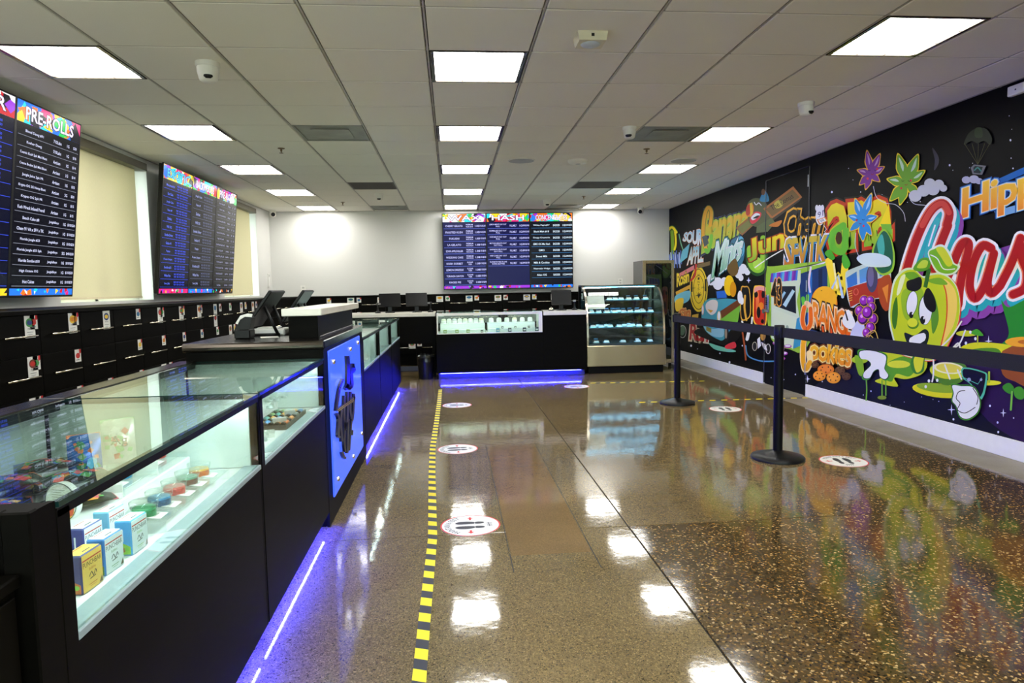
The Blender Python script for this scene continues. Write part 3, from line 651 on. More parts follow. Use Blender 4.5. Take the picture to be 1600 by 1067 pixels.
sg = thing('logo_sign', 'glowing blue acrylic sign with black brush-style logo on the tower counter', 'sign', (0, 0, 0))
SX = -.682
MB().box(SX-.010, SX, 3.755, 4.98, .145, .972, .002).build('acrylic_panel', SIGNB, sg)
so = MB().lathe([(.014, -.012), (.014, .008), (.010, .012), (0, .012)], 0, 0, 0, 14, 'x', caps=False).mesh('standoff', CHROME)
for y, z in ((4.50, .915), (4.86, .93), (3.86, .90), (4.9, .26), (4.46, .2), (3.86, .22)): link('standoff', so, sg, (SX, y, z))
MB().box(-.7, SX-.01, 3.9, 4.85, .3, .85).build('sign_mount', BLACKM, sg)
lg = MB(); LY = lambda u, v: on_x(u, v, SX)
def logo_stroke(pts, w, d0, d1):
    P = smooth_path(pts, False, 5); n = len(P); Lf, Rt = [], []
    for i, p in enumerate(P):
        a, b = P[max(i-1, 0)], P[min(i+1, n-1)]; dx, dy = b[0]-a[0], b[1]-a[1]; l = math.hypot(dx, dy) or 1
        Lf.append((p[0]-dy/l*w/2, p[1]+dx/l*w/2)); Rt.append((p[0]+dy/l*w/2, p[1]-dx/l*w/2))
    for i in range(n-1):
        q = [LY(*Lf[i]), LY(*Lf[i+1]), LY(*Rt[i+1]), LY(*Rt[i])]
        vs = [(SX+d0, c[1], c[2]) for c in q]+[(SX+d1, c[1], c[2]) for c in q]
        lg.add(vs, [(0, 1, 2, 3), (7, 6, 5, 4), (0, 4, 5, 1), (1, 5, 6, 2), (2, 6, 7, 3), (3, 7, 4, 0)])
for pts, w in (([(540, 556), (541, 580), (540, 602), (536, 608)], 5), ([(549, 568), (546, 585), (547, 602), (542, 608)], 4), ([(548, 570), (551, 578), (547, 582)], 3),
               ([(533, 592), (528, 604), (524, 625), (522, 642)], 3.2), ([(537, 602), (545, 606)], 7), ([(522, 646), (526, 655), (525, 680), (528, 683)], 3.2),
               ([(530, 640), (529, 665), (531, 690)], 3), ([(535, 618), (534, 650), (536, 672)], 3), ([(540, 612), (540, 640), (539, 660)], 3.2), ([(545, 612), (544, 640), (546, 655)], 2.8),
               ([(550, 615), (549, 640), (547, 658)], 3), ([(535.5, 660), (534.5, 690), (536, 706)], 2.4), ([(541, 655), (540, 685), (539.5, 708)], 2.4), ([(546, 658), (544, 680), (542.5, 704)], 2.2),
               ([(547, 672), (546, 680)], 4), ([(531, 706), (534, 714), (537, 716)], 3.2), ([(526, 640), (534, 634), (545, 628), (551, 620)], 4.5)):
    logo_stroke(pts, w, .002, .016)
lg.build('logo_strokes', mat('logo_black', (8, 8, 10), .3, noise=.1), sg)
a = Art(lambda u, v, l: (lambda p: (SX+.0165+l, p[1], p[2]))(on_x(u, v, SX)))
for i in range(12):
    for j in range(2): a.ell(524+i*2.2, 643-i*1.55-j*3, .7, .9, (240, 205, 40), n=8)
a.build('logo_dots', INK, sg)['kind'] = 'stuff'

# ------------------------------------------------------------------ pay points
def bell(label, p):
    t = thing('service_bell', label, 'bell', p)
    MB().lathe([(.042, 0), (.042, .008), (.036, .010)], n=20).build('base', BLKPL, t); MB().lathe([(.038, .012), (.036, .026), (.026, .038), (.01, .044), (0, .045)], n=20, caps=False).build('dome', CHROME, t); MB().lathe([(.006, .044), (.006, .054), (0, .055)], n=10, caps=False).build('plunger', CHROME, t)
def monitor(label, p, rz, w=.30, h=.20, tilt=.35):
    t = thing('pay_monitor', label, 'monitor', p, rz)
    MB().box(-.07, .07, -.07, .09, 0, .012, .003).build('foot', BLKPL, t)
    MB().prism([(-.01, .012), (.03, .012), (.02, .16), (.0, .17)], 'x', -.028, .028).build('stand', BLKPL, t)
    M = Matrix.Translation((0, -.02, .19)) @ Matrix.Rotation(-tilt, 4, 'X')
    MB().box(-w/2, w/2, -.012, .012, -h/2, h/2, .004).xform(M).build('display', BLKPL, t)
    MB().box(-.045, .045, .012, .03, -.045, .045, .003).xform(M).build('vesa_mount', BLKPL, t)
def scanner(label, p, rz):
    t = thing('barcode_scanner', label, 'scanner', p, rz)
    MB().lathe([(.045, 0), (.045, .012), (.03, .02), (.016, .03), (.012, .06)], n=18).build('base', BLKPL, t)
    MB().tube([(0, 0, .05), (0, .005, .1), (0, -.015, .13)], .011).build('neck', BLKPL, t)
    MB().box(-.028, .028, -.07, .0, .12, .155, .008).build('head', BLKPL, t); MB().box(-.02, .02, -.073, -.069, .127, .148).build('window', mat('scanner_window', (150, 150, 150), .2, noise=.03), t)

def touch_panel(label, y, x=-1.14):
    t = thing('touch_panel', label, 'tablet', (x, y, 1.035))
    M = Matrix.Translation((-.02, 0, .165)) @ Matrix.Rotation(.62, 4, 'Y')
    MB().box(-.010, .010, -.17, .17, -.135, .135, .005).xform(M).build('display', BLKPL, t)
    MB().box(-.0112, -.0098, -.155, .155, -.115, .115).xform(M).build('screen', mat('dark_screen', (36, 42, 50), .12, noise=.05), t)
    for s in (-.1, .1):
        MB().tube([(-.005, s, .19), (.075, s, .006)], .010).build('stand_leg', BLKPL, t); MB().tube([(-.10, s, .008), (.085, s, .008)], .008).build('stand_foot', BLKPL, t)
touch_panel('black touch panel on angled stand beside the card terminal', 4.30)
touch_panel('black touch panel on angled stand behind the white ledge', 5.02, -1.10)
t = thing('card_terminal', 'black card terminal with a white curved side on the tower counter', 'card reader', (-1.21, 4.02, 1.035))
MB().box(-.045, .045, -.05, .05, 0, .055, .006).build('base', BLKPL, t); MB().prism([(-.045, .05), (.04, .05), (.055, .12), (.03, .14), (.0, .13), (-.03, .09)], 'y', -.04, .04).build('head', BLKPL, t)
MB().prism([(-.035, .09), (-.005, .135), (.035, .146), (.062, .142), (.058, .125), (.02, .128), (-.01, .11), (-.022, .085)], 'y', -.048, -.0405).build('side_shell', PLASTW, t)
t = thing('receipt_printer', 'white receipt printer under the touch panel', 'printer', (-1.13, 4.30, 1.035))
MB().box(-.10, .10, -.082, .082, 0, .042, .008).build('body', PLASTW, t); MB().box(-.07, .05, -.06, .06, .042, .05, .003).build('lid', PLASTW, t); MB().box(.052, .06, -.05, .05, .0425, .0445).build('paper_slot', BLKPL, t)
tag(MB().box(-.05, .05, -.07, .07, 0, .0012).build('paper_slip', CARD, None, (-1.08, 4.06, 1.0355), .3), 'small white paper slip lying on the tower counter', 'paper')
bell('chrome service bell on the tower counter beside the white ledge', (-.99, 4.50, 1.035))

# ------------------------------------------------------------------ counter before the menu screens
bc = thing('back_counter', 'black service counter with a built-in lit display window', 'counter', (0, 0, 0))
BX0, BXM, BX1, BY = -.235, 1.312, 1.95, 9.6
MB().box(BX0, BXM, BY, BY+.02, .092, .655, .002).box(BXM, BX1, BY, BY+.02, .092, .898, .002).build('front_panel', BLACK, bc)
MB().box(BX0+.004, BXM, BY+.022, BY+.6, .09, .655).box(BXM, BX1-.004, BY+.022, BY+.6, .09, .898).build('body', BLACK, bc)
MB().box(BX0+.02, BX1-.02, BY+.075, BY+.6, 0, .09).build('toe_kick', mat('toe_kick_grey', (40, 40, 44), .5, noise=.1), bc)
MB().box(BX0+.05, BX1-.08, BY+.026, BY+.032, .086, .0895).build('blue_led_strip', BLED, bc)
f = MB(); z0, z1 = .657, .958
f.box(BX0+.012, BX0+.028, BY-.002, BY+.03, z0, z1).box(BXM-.062, BXM-.012, BY-.002, BY+.03, z0, z1).box(BX0+.028, BXM-.062, BY-.002, BY+.03, z1-.036, z1).box(BX0+.028, BXM-.062, BY-.002, BY+.03, z0, z0+.012)
f.build('window_frame', PLASTW, bc)
MB().box(BX0, BX0+.012, BY-.001, BY+.55, z0, z1+.004).box(BXM-.012, BXM, BY-.001, BY+.55, z0, z1+.004).build('side_post', BLACK, bc)
MB().box(BX0+.014, BXM-.014, BY+.031, BY+.55, z0, z0+.01).build('deck', DECK, bc)
MB().box(BXM-.03, BXM-.013, BY+.031, BY+.55, z0+.011, z1).box(BX0+.013, BX0+.02, BY+.031, BY+.55, z0+.011, z1).build('end_panel', PLASTW, bc)
MB().box(BX0+.03, BXM-.063, BY+.004, BY+.009, z0+.013, z1-.037).build('front_glass', GLASS, bc)
MB().box(BX0, BXM, BY-.004, BY+.55, z1+.004, z1+.012).build('top_glass', GLASS, bc)
MB().box(BX0+.05, BXM-.07, BY+.032, BY+.05, z1-.03, z1-.012).build('light_strip', mat('window_light_strip', (250, 252, 250), .5, emit=(240, 250, 255), estr=9., noise=.01), bc)
MB().box(BXM+.004, BX1+.01, BY-.02, BY+.62, .899, .957, .004).build('counter_top', WHITEQ, bc)
wc = thing('work_table', 'black work table with white top behind the aisle end', 'table', (0, 0, 0))
MB().box(-1.62, -.25, 9.93, 10.55, .905, .962, .004).build('table_top', WHITEQ, wc); MB().box(-1.60, -.252, 9.96, 10.5, .50, .903).build('apron', BLACK, wc)
lgm = MB().box(-.025, .025, -.025, .025, 0, .5).mesh('leg', BLACK)
for x in (-1.57, -.28):
    for y in (9.99, 10.47): link('leg', lgm, wc, (x, y, 0))
monitor('black pay monitor on the work table, next to the glass cases', (-.93, 10.2, .963), .12, .32, .22, .5)
monitor('black pay monitor on the work table, next to the display window', (-.53, 10.2, .963), .12, .32, .22, .5)
monitor('black pay monitor on the white counter beside the cold case', (1.63, 9.9, .958), 0., .30, .22, .2)
scanner('hands-free scanner on the work table behind the glass cases', (-1.1, 10.1, .963), .4)
scanner('hands-free scanner on the work table beside the display window', (-.32, 10.1, .963), -.3)
scanner('hands-free scanner on the white counter beside the cold case', (1.83, 9.9, .958), -.2)
bell('chrome service bell on the white counter beside the pay monitor', (1.47, 9.85, .958))

# bin and mat
t = thing('trash_bin', 'black waste bin with a clear liner beside the back counter', 'bin', (-.40, 9.77, 0))
MB().lathe([(.10, 0), (.125, .30), (.13, .33), (.12, .33), (.095, .01)], n=24, caps=False).lathe([(.1, .002), (0, .002)], n=24, caps=False).build('bucket', BLKPL, t)
rnd = random.Random(3); lp = []
n = 24
vs = [((.133+.012*rnd.random())*math.cos(2*PI*k/n), (.133+.012*rnd.random())*math.sin(2*PI*k/n), h+.02*rnd.random()) for h in (.25, .335, .345) for k in range(n)]+[(.112*math.cos(2*PI*k/n), .112*math.sin(2*PI*k/n), .29) for k in range(n)]
lm = MB(); lm.add(vs, [(i*n+k, i*n+(k+1) % n, (i+1)*n+(k+1) % n, (i+1)*n+k) for i in range(3) for k in range(n)], 0, True)
lm.build('bin_liner', glass_mat('liner_film', (225, 228, 232), 1.7, .15), t)
tag(MB().box(-1.35, -.28, 10.7, 11.35, 0, .012, .004).build('floor_mat', mat('mat_navy', (22, 30, 48), .85, bump=.5, bscale=300)), 'dark blue anti-fatigue mat on floor before the drawers', 'mat')

# ------------------------------------------------------------------ cold display case and fridge
ch = thing('cold_display_case', 'refrigerated curved-glass display case with steel base', 'display case', (0, 0, 0))
CX0, CX1, CY, CYB = 1.985, 3.19, 9.75, 10.40
MB().box(CX0+.03, CX1-.03, CY+.05, CYB, 0, .11).build('plinth', BLACKM, ch)
MB().box(CX0, CX1, CY, CYB, .11, .418, .006).build('steel_base', STEEL, ch)
cur = [(CY+.035, .42), (CY+.03, .60), (CY+.05, .80), (CY+.10, 1.0), (CY+.19, 1.16), (CY+.31, 1.265), (CY+.42, 1.30)]
cur = smooth_path(cur, False, 4)
vs = [(x, y, z) for x in (CX0+.035, CX1-.035) for y, z in cur]; m = len(cur)
MB().add(vs, [(i, i+1, m+i+1, m+i) for i in range(m-1)], 0, True).build('curved_glass', GLASS, ch)
for x0, x1 in ((CX0+.006, CX0+.034), (CX1-.034, CX1-.006)):
    b = MB(); vs = []
    for y, z in cur: vs += [(x0, y-.004, z), (x1, y-.004, z), (x1, y+.022, z-.012), (x0, y+.022, z-.012)]
    fs = [(4*i+a, 4*i+(a+1) % 4, 4*i+4+(a+1) % 4, 4*i+4+a) for i in range(m-1) for a in range(4)]
    b.add(vs, fs).build('edge_frame', CHROME, ch)
    side = [(y, z) for y, z in cur]+[(CYB-.01, 1.30), (CYB-.01, .42)]
    xm = (x0+x1)/2; b = MB().prism(side, 'x', xm-.002, xm+.002); b.build('side_glass', GLASS, ch)
MB().box(CX0+.0, CX1, CY+.41, CYB, 1.30, 1.325, .005).build('top_cover', mat('dark_steel', (92, 88, 80), .3, .9, noise=.08), ch)
MB().box(CX0+.02, CX1-.02, CYB-.03, CYB-.02, .42, 1.30).build('rear_glass', SMOKE, ch)
MB().box(CX0+.0, CX0+.03, CYB-.06, CYB, .42, 1.30).box(CX1-.03, CX1, CYB-.06, CYB, .42, 1.30).build('rear_post', BLACK, ch)
SH = [(.455, CY+.06), (.69, CY+.07), (.905, CY+.12), (1.095, CY+.22)]
for z, yf in SH[1:]:
    MB().box(CX0+.04, CX1-.04, yf, CYB-.05, z-.006, z).build('shelf', GLASS, ch)
    MB().box(CX0+.04, CX1-.04, yf-.008, yf, z-.018, z+.002).build('shelf_rail', mat('rail_grey', (84, 98, 104), .3, .5, noise=.05), ch)
    MB().box(CX0+.06, CX1-.06, yf+.02, yf+.034, z-.016, z-.008).build('light_strip', COLDLED, ch)
MB().box(CX0+.04, CX1-.04, CY+.05, CYB-.04, .42, .45).build('deck', mat('cold_deck', (70, 84, 92), .2, .4, noise=.06), ch)
MB().box(CX0+.06, CX1-.06, CY+.40, CY+.41, 1.285, 1.292).build('light_strip', COLDLED, ch)
for k in range(9):
    if k == 0: gl = MB().box(0, .11, .0, .004, 0, .03).mesh('vent_slot', BLACKM)
    link('vent_slot', gl, ch, (CX0+.06+k*.122, CY+.052, .05)) if False else None
pc = thing('reflection_sheet', 'blank white sheet standing for a reflection, leaning inside the cold case front', 'paper', (CX0+.04, CY+.14, .965))  # white sheet put in place of a bright reflection on the curved glass
M = Matrix.Rotation(-.42, 4, 'X'); MB().box(0, .27, -.001, .001, 0, .21).xform(M).build('sheet', CARD, pc)
a = Art(lambda x, z, l: tuple(M @ Vector((x, -.0012-l, z))))
for k in range(5): a.rect(.06+.03*(k % 2), .15-k*.022, .2-.02*(k % 3), .153-k*.022, (190, 190, 190))
a.build('faint_bars', INK, pc)

TRAY = mat('tray_acrylic', (214, 234, 240), .2, noise=.03); BOXB = mat('small_box_blue', (64, 120, 160), .4, noise=.1); BOXD = mat('small_box_dark', (26, 32, 40), .35, noise=.1)
CLR = glass_mat('sample_lid', (206, 232, 244), 1.45, .05)
def sample(kind):
    t = link('sample_tray', None)
    MB().prism([(-.045, 0), (.035, 0), (.03, .012), (-.035, .03)], 'x', -.04, .04).build('tray', TRAY, t) if False else MB().box(-.042, .042, -.05, .05, 0, .012, .004).build('tray', TRAY, t)
    pcd = Matrix.Translation((0, -.038, .013)) @ Matrix.Rotation(-.5, 4, 'X')
    MB().box(-.036, .036, -.001, .001, 0, .022).xform(pcd).build('price_card', CARD, t)
    if kind == 0: MB().box(-.026, .026, -.008, .036, .013, .05, .003).build('box', BOXD, t); MB().box(-.027, .027, -.009, .037, .0505, .062, .003).build('box_lid', BOXB, t)
    elif kind == 1: MB().lathe([(.028, .013), (.030, .03), (.028, .034)], 0, .012, 0, 18).build('pot', TRAY, t); MB().lathe([(.031, .0345), (.031, .046), (.028, .049)], 0, .012, 0, 18).build('pot_lid', CLR, t)
    else: MB().lathe([(.022, .013), (.022, .035)], 0, .012, 0, 16).build('pot', BOXD, t); MB().lathe([(.03, .0355), (.03, .043), (.024, .049)], 0, .012, 0, 18).build('pot_lid', TRAY, t)
    return t
KINDW = ['blue-lidded dark box', 'pale clear-lidded pot', 'white-capped dark pot']
SHN = ['on the bottom deck of the cold case', 'on the lowest glass shelf of the cold case', 'on the middle glass shelf of the cold case', 'on the top glass shelf of the cold case']
protos = {}
def put_sample(kind, s, x, dy=.075, n=0):
    z, yf = SH[s]; loc = (x, yf+dy, z+.001); lab = f'{KINDW[kind]}, {"second row, " if dy > .1 else ""}cold case {["bottom deck", "lowest shelf", "middle shelf", "top shelf"][s]}, {ORD[n]} from the pay monitor'
    if kind not in protos: protos[kind] = sample(kind); o = protos[kind]; o.location = loc
    else: o = dup(protos[kind], loc)
    tag(o, lab, 'sample', 'sample trays in the cold case')
xs = lambda u, y: on_y(u, 500, y)[0]
for s, us, ks in ((3, (952, 961, 970, 982, 994, 1008), (1, 1, 1, 0, 0, 0)), (2, (924, 935, 948, 960, 974, 984, 995, 1004, 1016), (2, 0, 0, 0, 0, 0, 0, 2, 0)), (1, (926, 939, 953, 967, 983, 998, 1013), (1, 1, 1, 1, 2, 1, 1)), (0, (931, 947, 973, 996, 1015), (0, 1, 1, 2, 1))):
    for n, (u, kd) in enumerate(zip(us, ks)): put_sample(kd, s, max(CX0+.09, min(CX1-.09, xs(u, SH[s][1]+.07))), .075, n)
for s, us in ((2, (935, 948, 957, 966, 984, 996)), (1, (934, 947, 975, 988))):
    for n, u in enumerate(us): put_sample(0 if s == 2 else 1, s, max(CX0+.09, min(CX1-.09, xs(u, SH[s][1]+.2))), .2, n)

fg = thing('tall_fridge', 'tall steel-framed fridge with dark glass door by the mural', 'fridge', (0, 0, 0))
FX0, FX1, FY, FYB, FZ = 3.03, 3.54, 10.42, 10.98, 1.70
MB().box(FX0, FX0+.025, FY+.03, FYB, .05, FZ).box(FX1-.025, FX1, FY+.03, FYB, .05, FZ).box(FX0+.025, FX1-.025, FYB-.03, FYB, .05, FZ).box(FX0+.025, FX1-.025, FY+.03, FYB-.03, FZ-.03, FZ).box(FX0+.025, FX1-.025, FY+.03, FYB-.03, .05, .1).build('cabinet', mat('fridge_grey', (96, 95, 92), .35, .4, noise=.05), fg)
dr = MB()
for b in ((FX0, FX0+.055, .06, FZ), (FX1-.045, FX1, .06, FZ), (FX0+.055, FX1-.045, FZ-.05, FZ), (FX0+.055, FX1-.045, .06, .12)): dr.box(b[0], b[1], FY, FY+.028, b[2], b[3], .004)
do = dr.build('door_frame', STEEL, fg); MB().box(FX0+.055, FX1-.045, FY+.008, FY+.014, .12, FZ-.05).build('glass_pane', SMOKE, do)
MB().box(FX0+.02, FX0+.032, FY-.012, FY, .7, 1.15, .003).build('door_handle', CHROME, do)
ft = MB().box(-.02, .02, -.02, .02, 0, .05).mesh('foot', BLACKM)
for x in (FX0+.05, FX1-.05):
    for y in (FY+.07, FYB-.06): link('foot', ft, fg, (x, y, 0))
for z in (.35, .62, .89, 1.16, 1.40): MB().box(FX0+.03, FX1-.03, FY+.06, FYB-.04, z, z+.012).build('shelf', mat('fridge_shelf', (80, 66, 50), .5, noise=.1), fg)
MB().box(FX0+.24, FX0+.255, FY+.03, FY+.034, FZ-.075, FZ-.063).box(FX0+.28, FX0+.295, FY+.03, FY+.034, FZ-.075, FZ-.063).build('indicator_light', BLUE, fg)
bcol = [(176, 120, 50), (90, 60, 40), (150, 150, 140), (200, 160, 60), (70, 80, 70)]
for i, z in enumerate((.362, .632, .902, 1.172, 1.412)):
    for j in range(4):
        x = FX0+.09+j*.105; h = .12+.03*((i+j) % 3)
        o = MB().lathe([(.032, 0), (.034, .01), (.034, h*.65), (.014, h*.85), (.014, h)], n=14).build('drink_bottle', mat(f'bottle_{(i*3+j) % 5}', bcol[(i*3+j) % 5], .3, noise=.1), None, (x, FY+.12, z+.0005))
        tag(o, f'dim {["amber", "brown", "grey", "gold", "olive"][(i*3+j) % 5]} bottle behind fridge glass on the {["lowest", "second", "middle", "fourth", "top"][i]} shelf', 'bottle', f'bottles on fridge shelf {ORD[i]}')

# ------------------------------------------------------------------ queue posts
def post(label, x, y, belt_to=None):
    t = thing('queue_post', label, 'stanchion', (x, y, 0))
    MB().lathe([(.190, 0), (.192, .012), (.186, .022), (.12, .040), (.05, .056), (.036, .064)], n=48).build('base', BLKPL, t)
    MB().lathe([(.034, .06), (.034, .90)], n=28, caps=False).build('post', BLACKM, t)
    MB().lathe([(.034, .90), (.037, .903), (.037, .985), (.034, .995), (0, .996)], n=28, caps=False).build('belt_head', BLKPL, t)
    MB().box(-.014, .014, -.041, -.036, .905, .985, .002).box(-.014, .014, .036, .041, .905, .985, .002).build('belt_slot', RUBBER, t)
    if belt_to:
        L = belt_to; MB().box(-.0012, .0012, .04, L-.04, .908, .980).build('belt', FABRIC, t)
        MB().box(-.012, .012, L-.052, L-.039, .902, .984, .003).build('belt_clip', BLKPL, t)
post('black queue post with belt, standing farther down beside the cold case', 2.45, 7.10)
post('black queue post with belts both ways, beside the floor sticker near the mural', 2.39, 4.70, 2.40)
post('black queue post at the aisle entrance end of the belt line', 2.39, 2.10, 2.60)

# ------------------------------------------------------------------ floor stickers and hazard tape
def decal(label, p, rz, r=.165):
    t = thing('floor_sticker', label, 'sticker', (p[0], p[1], 0), rz)
    MB().lathe([(r, .0008), (r, .0014)], n=40).build('disc', mat('sticker_white', (236, 236, 232), .4, noise=.02), t)
    a = Art(lambda x, y, l: (x, y, .0016+l)); dk = (38, 42, 50); red = (214, 36, 40)
    a.ring(0, 0, r, r, .008, red, 44)
    vs, fs = glyphs('MAINTAIN 6 FEET'); x0, x1 = min(v[0] for v in vs), max(v[0] for v in vs); h = .034/.72; R0 = .112; out = []
    for x, y in vs:
        ang = PI/2+1.05-(x-x0)/(x1-x0)*2.1; rr = R0+y*h; out.append((rr*math.cos(ang), rr*math.sin(ang)))
    a.raw(out, fs, dk)
    for s in (-1, 1):
        o = s*.034; a.poly([(o-s*.020, .030), (o-s*.018, .068), (o-s*.002, .084), (o+s*.018, .068), (o+s*.025, .030), (o+s*.020, -.004), (o+s*.010, -.022), (o-s*.012, -.022), (o-s*.018, .004)], dk, True, 4)
        a.poly([(o-s*.014, -.028), (o+s*.012, -.028), (o+s*.017, -.050), (o+s*.010, -.074), (o-s*.006, -.076), (o-s*.016, -.056)], dk, True, 4)
        a.rect(s*.094-.014, -.006, s*.094+.014, .006, red); a.poly([(s*.128, 0), (s*.104, .018), (s*.104, -.018)], red)
    for k in range(4): a.stroke([(-.022+k*.014, -.12), (-.018+k*.014, -.105), (-.02+k*.014, -.09)], .004, dk, n=3, cap=False)
    a.stroke([(-.03, -.105), (.03, -.1)], .004, dk, n=2, cap=False)
    a.build('print', INK, t)
decal('round keep-distance sticker beside the hazard tape, opposite the case of tubes', (.072, 3.60), PI/2)
decal('round keep-distance sticker beside the hazard tape, opposite the tower sign', (.018, 5.38), PI/2+.05)
decal('round keep-distance sticker beside the hazard tape, near the blue back counter', (.029, 7.45), PI/2)
decal('round keep-distance sticker at the foot of the back counter by the cold case', (1.60, 8.57), PI/2)
decal('round keep-distance sticker between the queue post and the mural baseboard', (2.815, 4.55), -.15)
decal('round keep-distance sticker between the two belted posts and the mural door', (2.82, 6.68), -.1)

def hazard_tape(label, pts, w=.048, period=.134):
    a = Art(lambda x, y, l: (x, y, .0010+l)); a.step = 4e-5
    P = [Vector(p) for p in pts]; seg = [0]
    for i in range(len(P)-1): seg.append(seg[-1]+(P[i+1]-P[i]).length)
    def at(s, o):
        i = max(k for k in range(len(seg)-1) if seg[k] <= max(0, min(s, seg[-1]-1e-6))); f = (max(0, min(s, seg[-1]))-seg[i])/(seg[i+1]-seg[i])
        d = (P[i+1]-P[i]).normalized(); q = P[i].lerp(P[i+1], f); return (q.x-d.y*o, q.y+d.x*o)
    n = max(2, len(P)); st = [at(s, 0) for s in seg]
    a.raw([at(s, w/2) for s in seg]+[at(s, -w/2) for s in seg], [(i, i+1, n+i+1, n+i) for i in range(n-1)], (40, 42, 46))
    vs, fs = [], []; s = 0.
    while s < seg[-1]-period*.4:
        o = len(vs); vs += [at(s, -w/2), at(s+period*.52, -w/2), at(s+period*.52+w*.4, w/2), at(s+w*.4, w/2)]; fs.append((o, o+1, o+2, o+3)); s += period
    a.raw(vs, fs, (250, 225, 20))
    tag(a.build('hazard_tape', INK), label, 'tape')
tp = [on_z(u, v, 0)[:2] for u, v in ((655, 1060), (664, 960), (676, 840), (675, 740), (676, 700), (682, 660), (686, 630), (688, 608))]
hazard_tape('long yellow and black hazard tape strip along the counter line', [(-.13, 1.2)]+tp)
hazard_tape('yellow and black hazard tape strip from the queue to the mural door', [(2.05, 7.24), (4.0, 7.18)])
hazard_tape('yellow and black hazard tape strip in front of the cold case', [(1.83, 8.83), (3.4, 8.70)])

# ------------------------------------------------------------------ menu screens
NEON = [(230, 40, 120), (250, 210, 40), (40, 200, 90), (40, 120, 240), (150, 50, 210), (240, 120, 30), (40, 210, 220), (240, 240, 240), (20, 20, 30), (200, 30, 40)]
def busy(a, x0, z0, x1, z1, seed, n=26):
    R = random.Random(seed); w, h = x1-x0, z1-z0; a.rect(x0, z0, x1, z1, R.choice(NEON))
    cl = lambda p: (min(x1, max(x0, p[0])), min(z1, max(z0, p[1])))
    for _ in range(n):
        cx, cz = x0+R.random()*w, z0+R.random()*h; s = h*(.25+R.random()*.5); k = R.randint(3, 6); t0 = R.random()*6
        pts = [cl((cx+s*math.cos(t0+2*PI*i/k)*(.5+R.random()), cz+s*math.sin(t0+2*PI*i/k)*(.5+R.random()))) for i in range(k)]
        if len(set(pts)) > 2: a.poly(pts, R.choice(NEON))
def menu_screen(label, title, rows, w, h, seed, ink=(200, 200, 255), rule=(70, 90, 150), glow=(6, 6, 14), title_c=(235, 225, 255), tint=1.0):
    t = thing('menu_screen', label, 'screen')
    MB().box(-w/2+.01, w/2-.01, .006, .05, .01, h-.01, .004).box(-w/4, w/4, .05, .075, h*.25, h*.75).build('housing', BLKPL, t)
    b = MB()
    for q in ((-w/2, -w/2+.009, 0, h), (w/2-.009, w/2, 0, h), (-w/2+.009, w/2-.009, 0, .014), (-w/2+.009, w/2-.009, h-.009, h)): b.box(q[0], q[1], -.002, .012, q[2], q[3], .001)
    b.build('bezel', BLKPL, t)
    MB().box(-w/2+.009, w/2-.009, 0, .005, .014, h-.009).build('screen_glass', mat('screen_black', (5, 5, 8), .2, spec=.1, noise=.05), t)
    a = Art(lambda x, z, l: (x, -.0002-l, z)); x0, x1, z0, z1 = -w/2+.011, w/2-.011, .016, h-.011
    a.rect(x0, z0, x1, z1, glow)
    busy(a, x0, z1-.105*h, x1, z1, seed, 34); busy(a, x0, z0, x1, z0+.035*h, seed+5, 14)
    a.text(title, [(x0+.12*w, z1-.022*h), (x1-.12*w, z1-.022*h), (x1-.12*w, z1-.085*h), (x0+.12*w, z1-.085*h)], (30, 20, 50), .055); a.text(title, [(x0+.12*w, z1-.022*h), (x1-.12*w, z1-.022*h), (x1-.12*w, z1-.085*h), (x0+.12*w, z1-.085*h)], title_c, .02)
    top, bot = z1-.115*h, z0+.045*h; n = max(len(rows), 10); rh = (top-bot)/n
    for k, row in enumerate(rows):
        z = top-(k+1)*rh; W = x1-x0
        if row is None: continue
        a.rect(x0+.02*W, z+.03*rh, x1-.02*W, z+.07*rh, rule)
        xsn = (.26, .62, .8, .92) if len(row) == 4 else tuple([.24]+[.5+.1*i for i in range(len(row)-1)])
        for i, s in enumerate(row):
            if not s: continue
            mw = (.40 if len(row) == 4 else .36)*W if i == 0 else (.16 if len(row) == 4 else .085)*W
            parts = s.split('|')
            for j, q in enumerate(parts):
                hh = rh*(.30 if len(parts) == 1 else .22); zz = z+rh*(.42 if len(parts) == 1 else (.62 if j == 0 else .30))-hh/2+rh*.06
                a.line_text(q, x0+xsn[i]*W, zz, hh, ink if (i == 0 or len(row) == 4) else rule if tint < 1 else ink, mw, True, .012)
    a.build('picture', SCREEN, t)
    return t
def hang(t, x, y, z, rz, tilt):
    t.location = (x, y, z); t.rotation_euler = (tilt, 0, rz)
    MB().box(-.12, .12, .075, .146, .25, .95, .004).build('wall_mount', BLACKM, t)
SW, SHH = .778, 1.345
pre = [('Blood Dawg #91', '710Labs', '1G', '$20'), ('Kosher Dawg', '710Labs', '1G', '$18'), ('Cosmic Kush 2pk Mini Blunt', 'Artisan', '1G', '$14'), ('Creme Brulee 2pk Mini Blunt', 'Artisan', '1G', '$14'),
       ('Jungle Juice 2pk PR', 'Artisan', '1G', '$15'), ('Krypto OG 2G Hemp Blunt', 'Artisan', '2G', '$20'), ('Krypto OG 2pk PR', 'Artisan', '1G', '$15'), ('Kush Wreck Infused Preroll', 'Artisan', '1G', '$15'),
       ('Beach Cake #8', 'JungleBoys', '1G', '$10/$20'), ('Chem 91 VA x SFV x TK', 'JungleBoys', '1G', '$10/$20'), ('Florida Jungle #23', 'JungleBoys', '1G', '$10/$20'), ('Florida Jungle #23 5pk', 'JungleBoys', '5G', '$40/$50'),
       ('Florida Sundae #18', 'JungleBoys', '1G', '$10/$20'), ('High Octane OG', 'JungleBoys', '1G', '$10/$20'), ('Hot Cakes', 'JungleBoys', '1G', '$10/$20')]
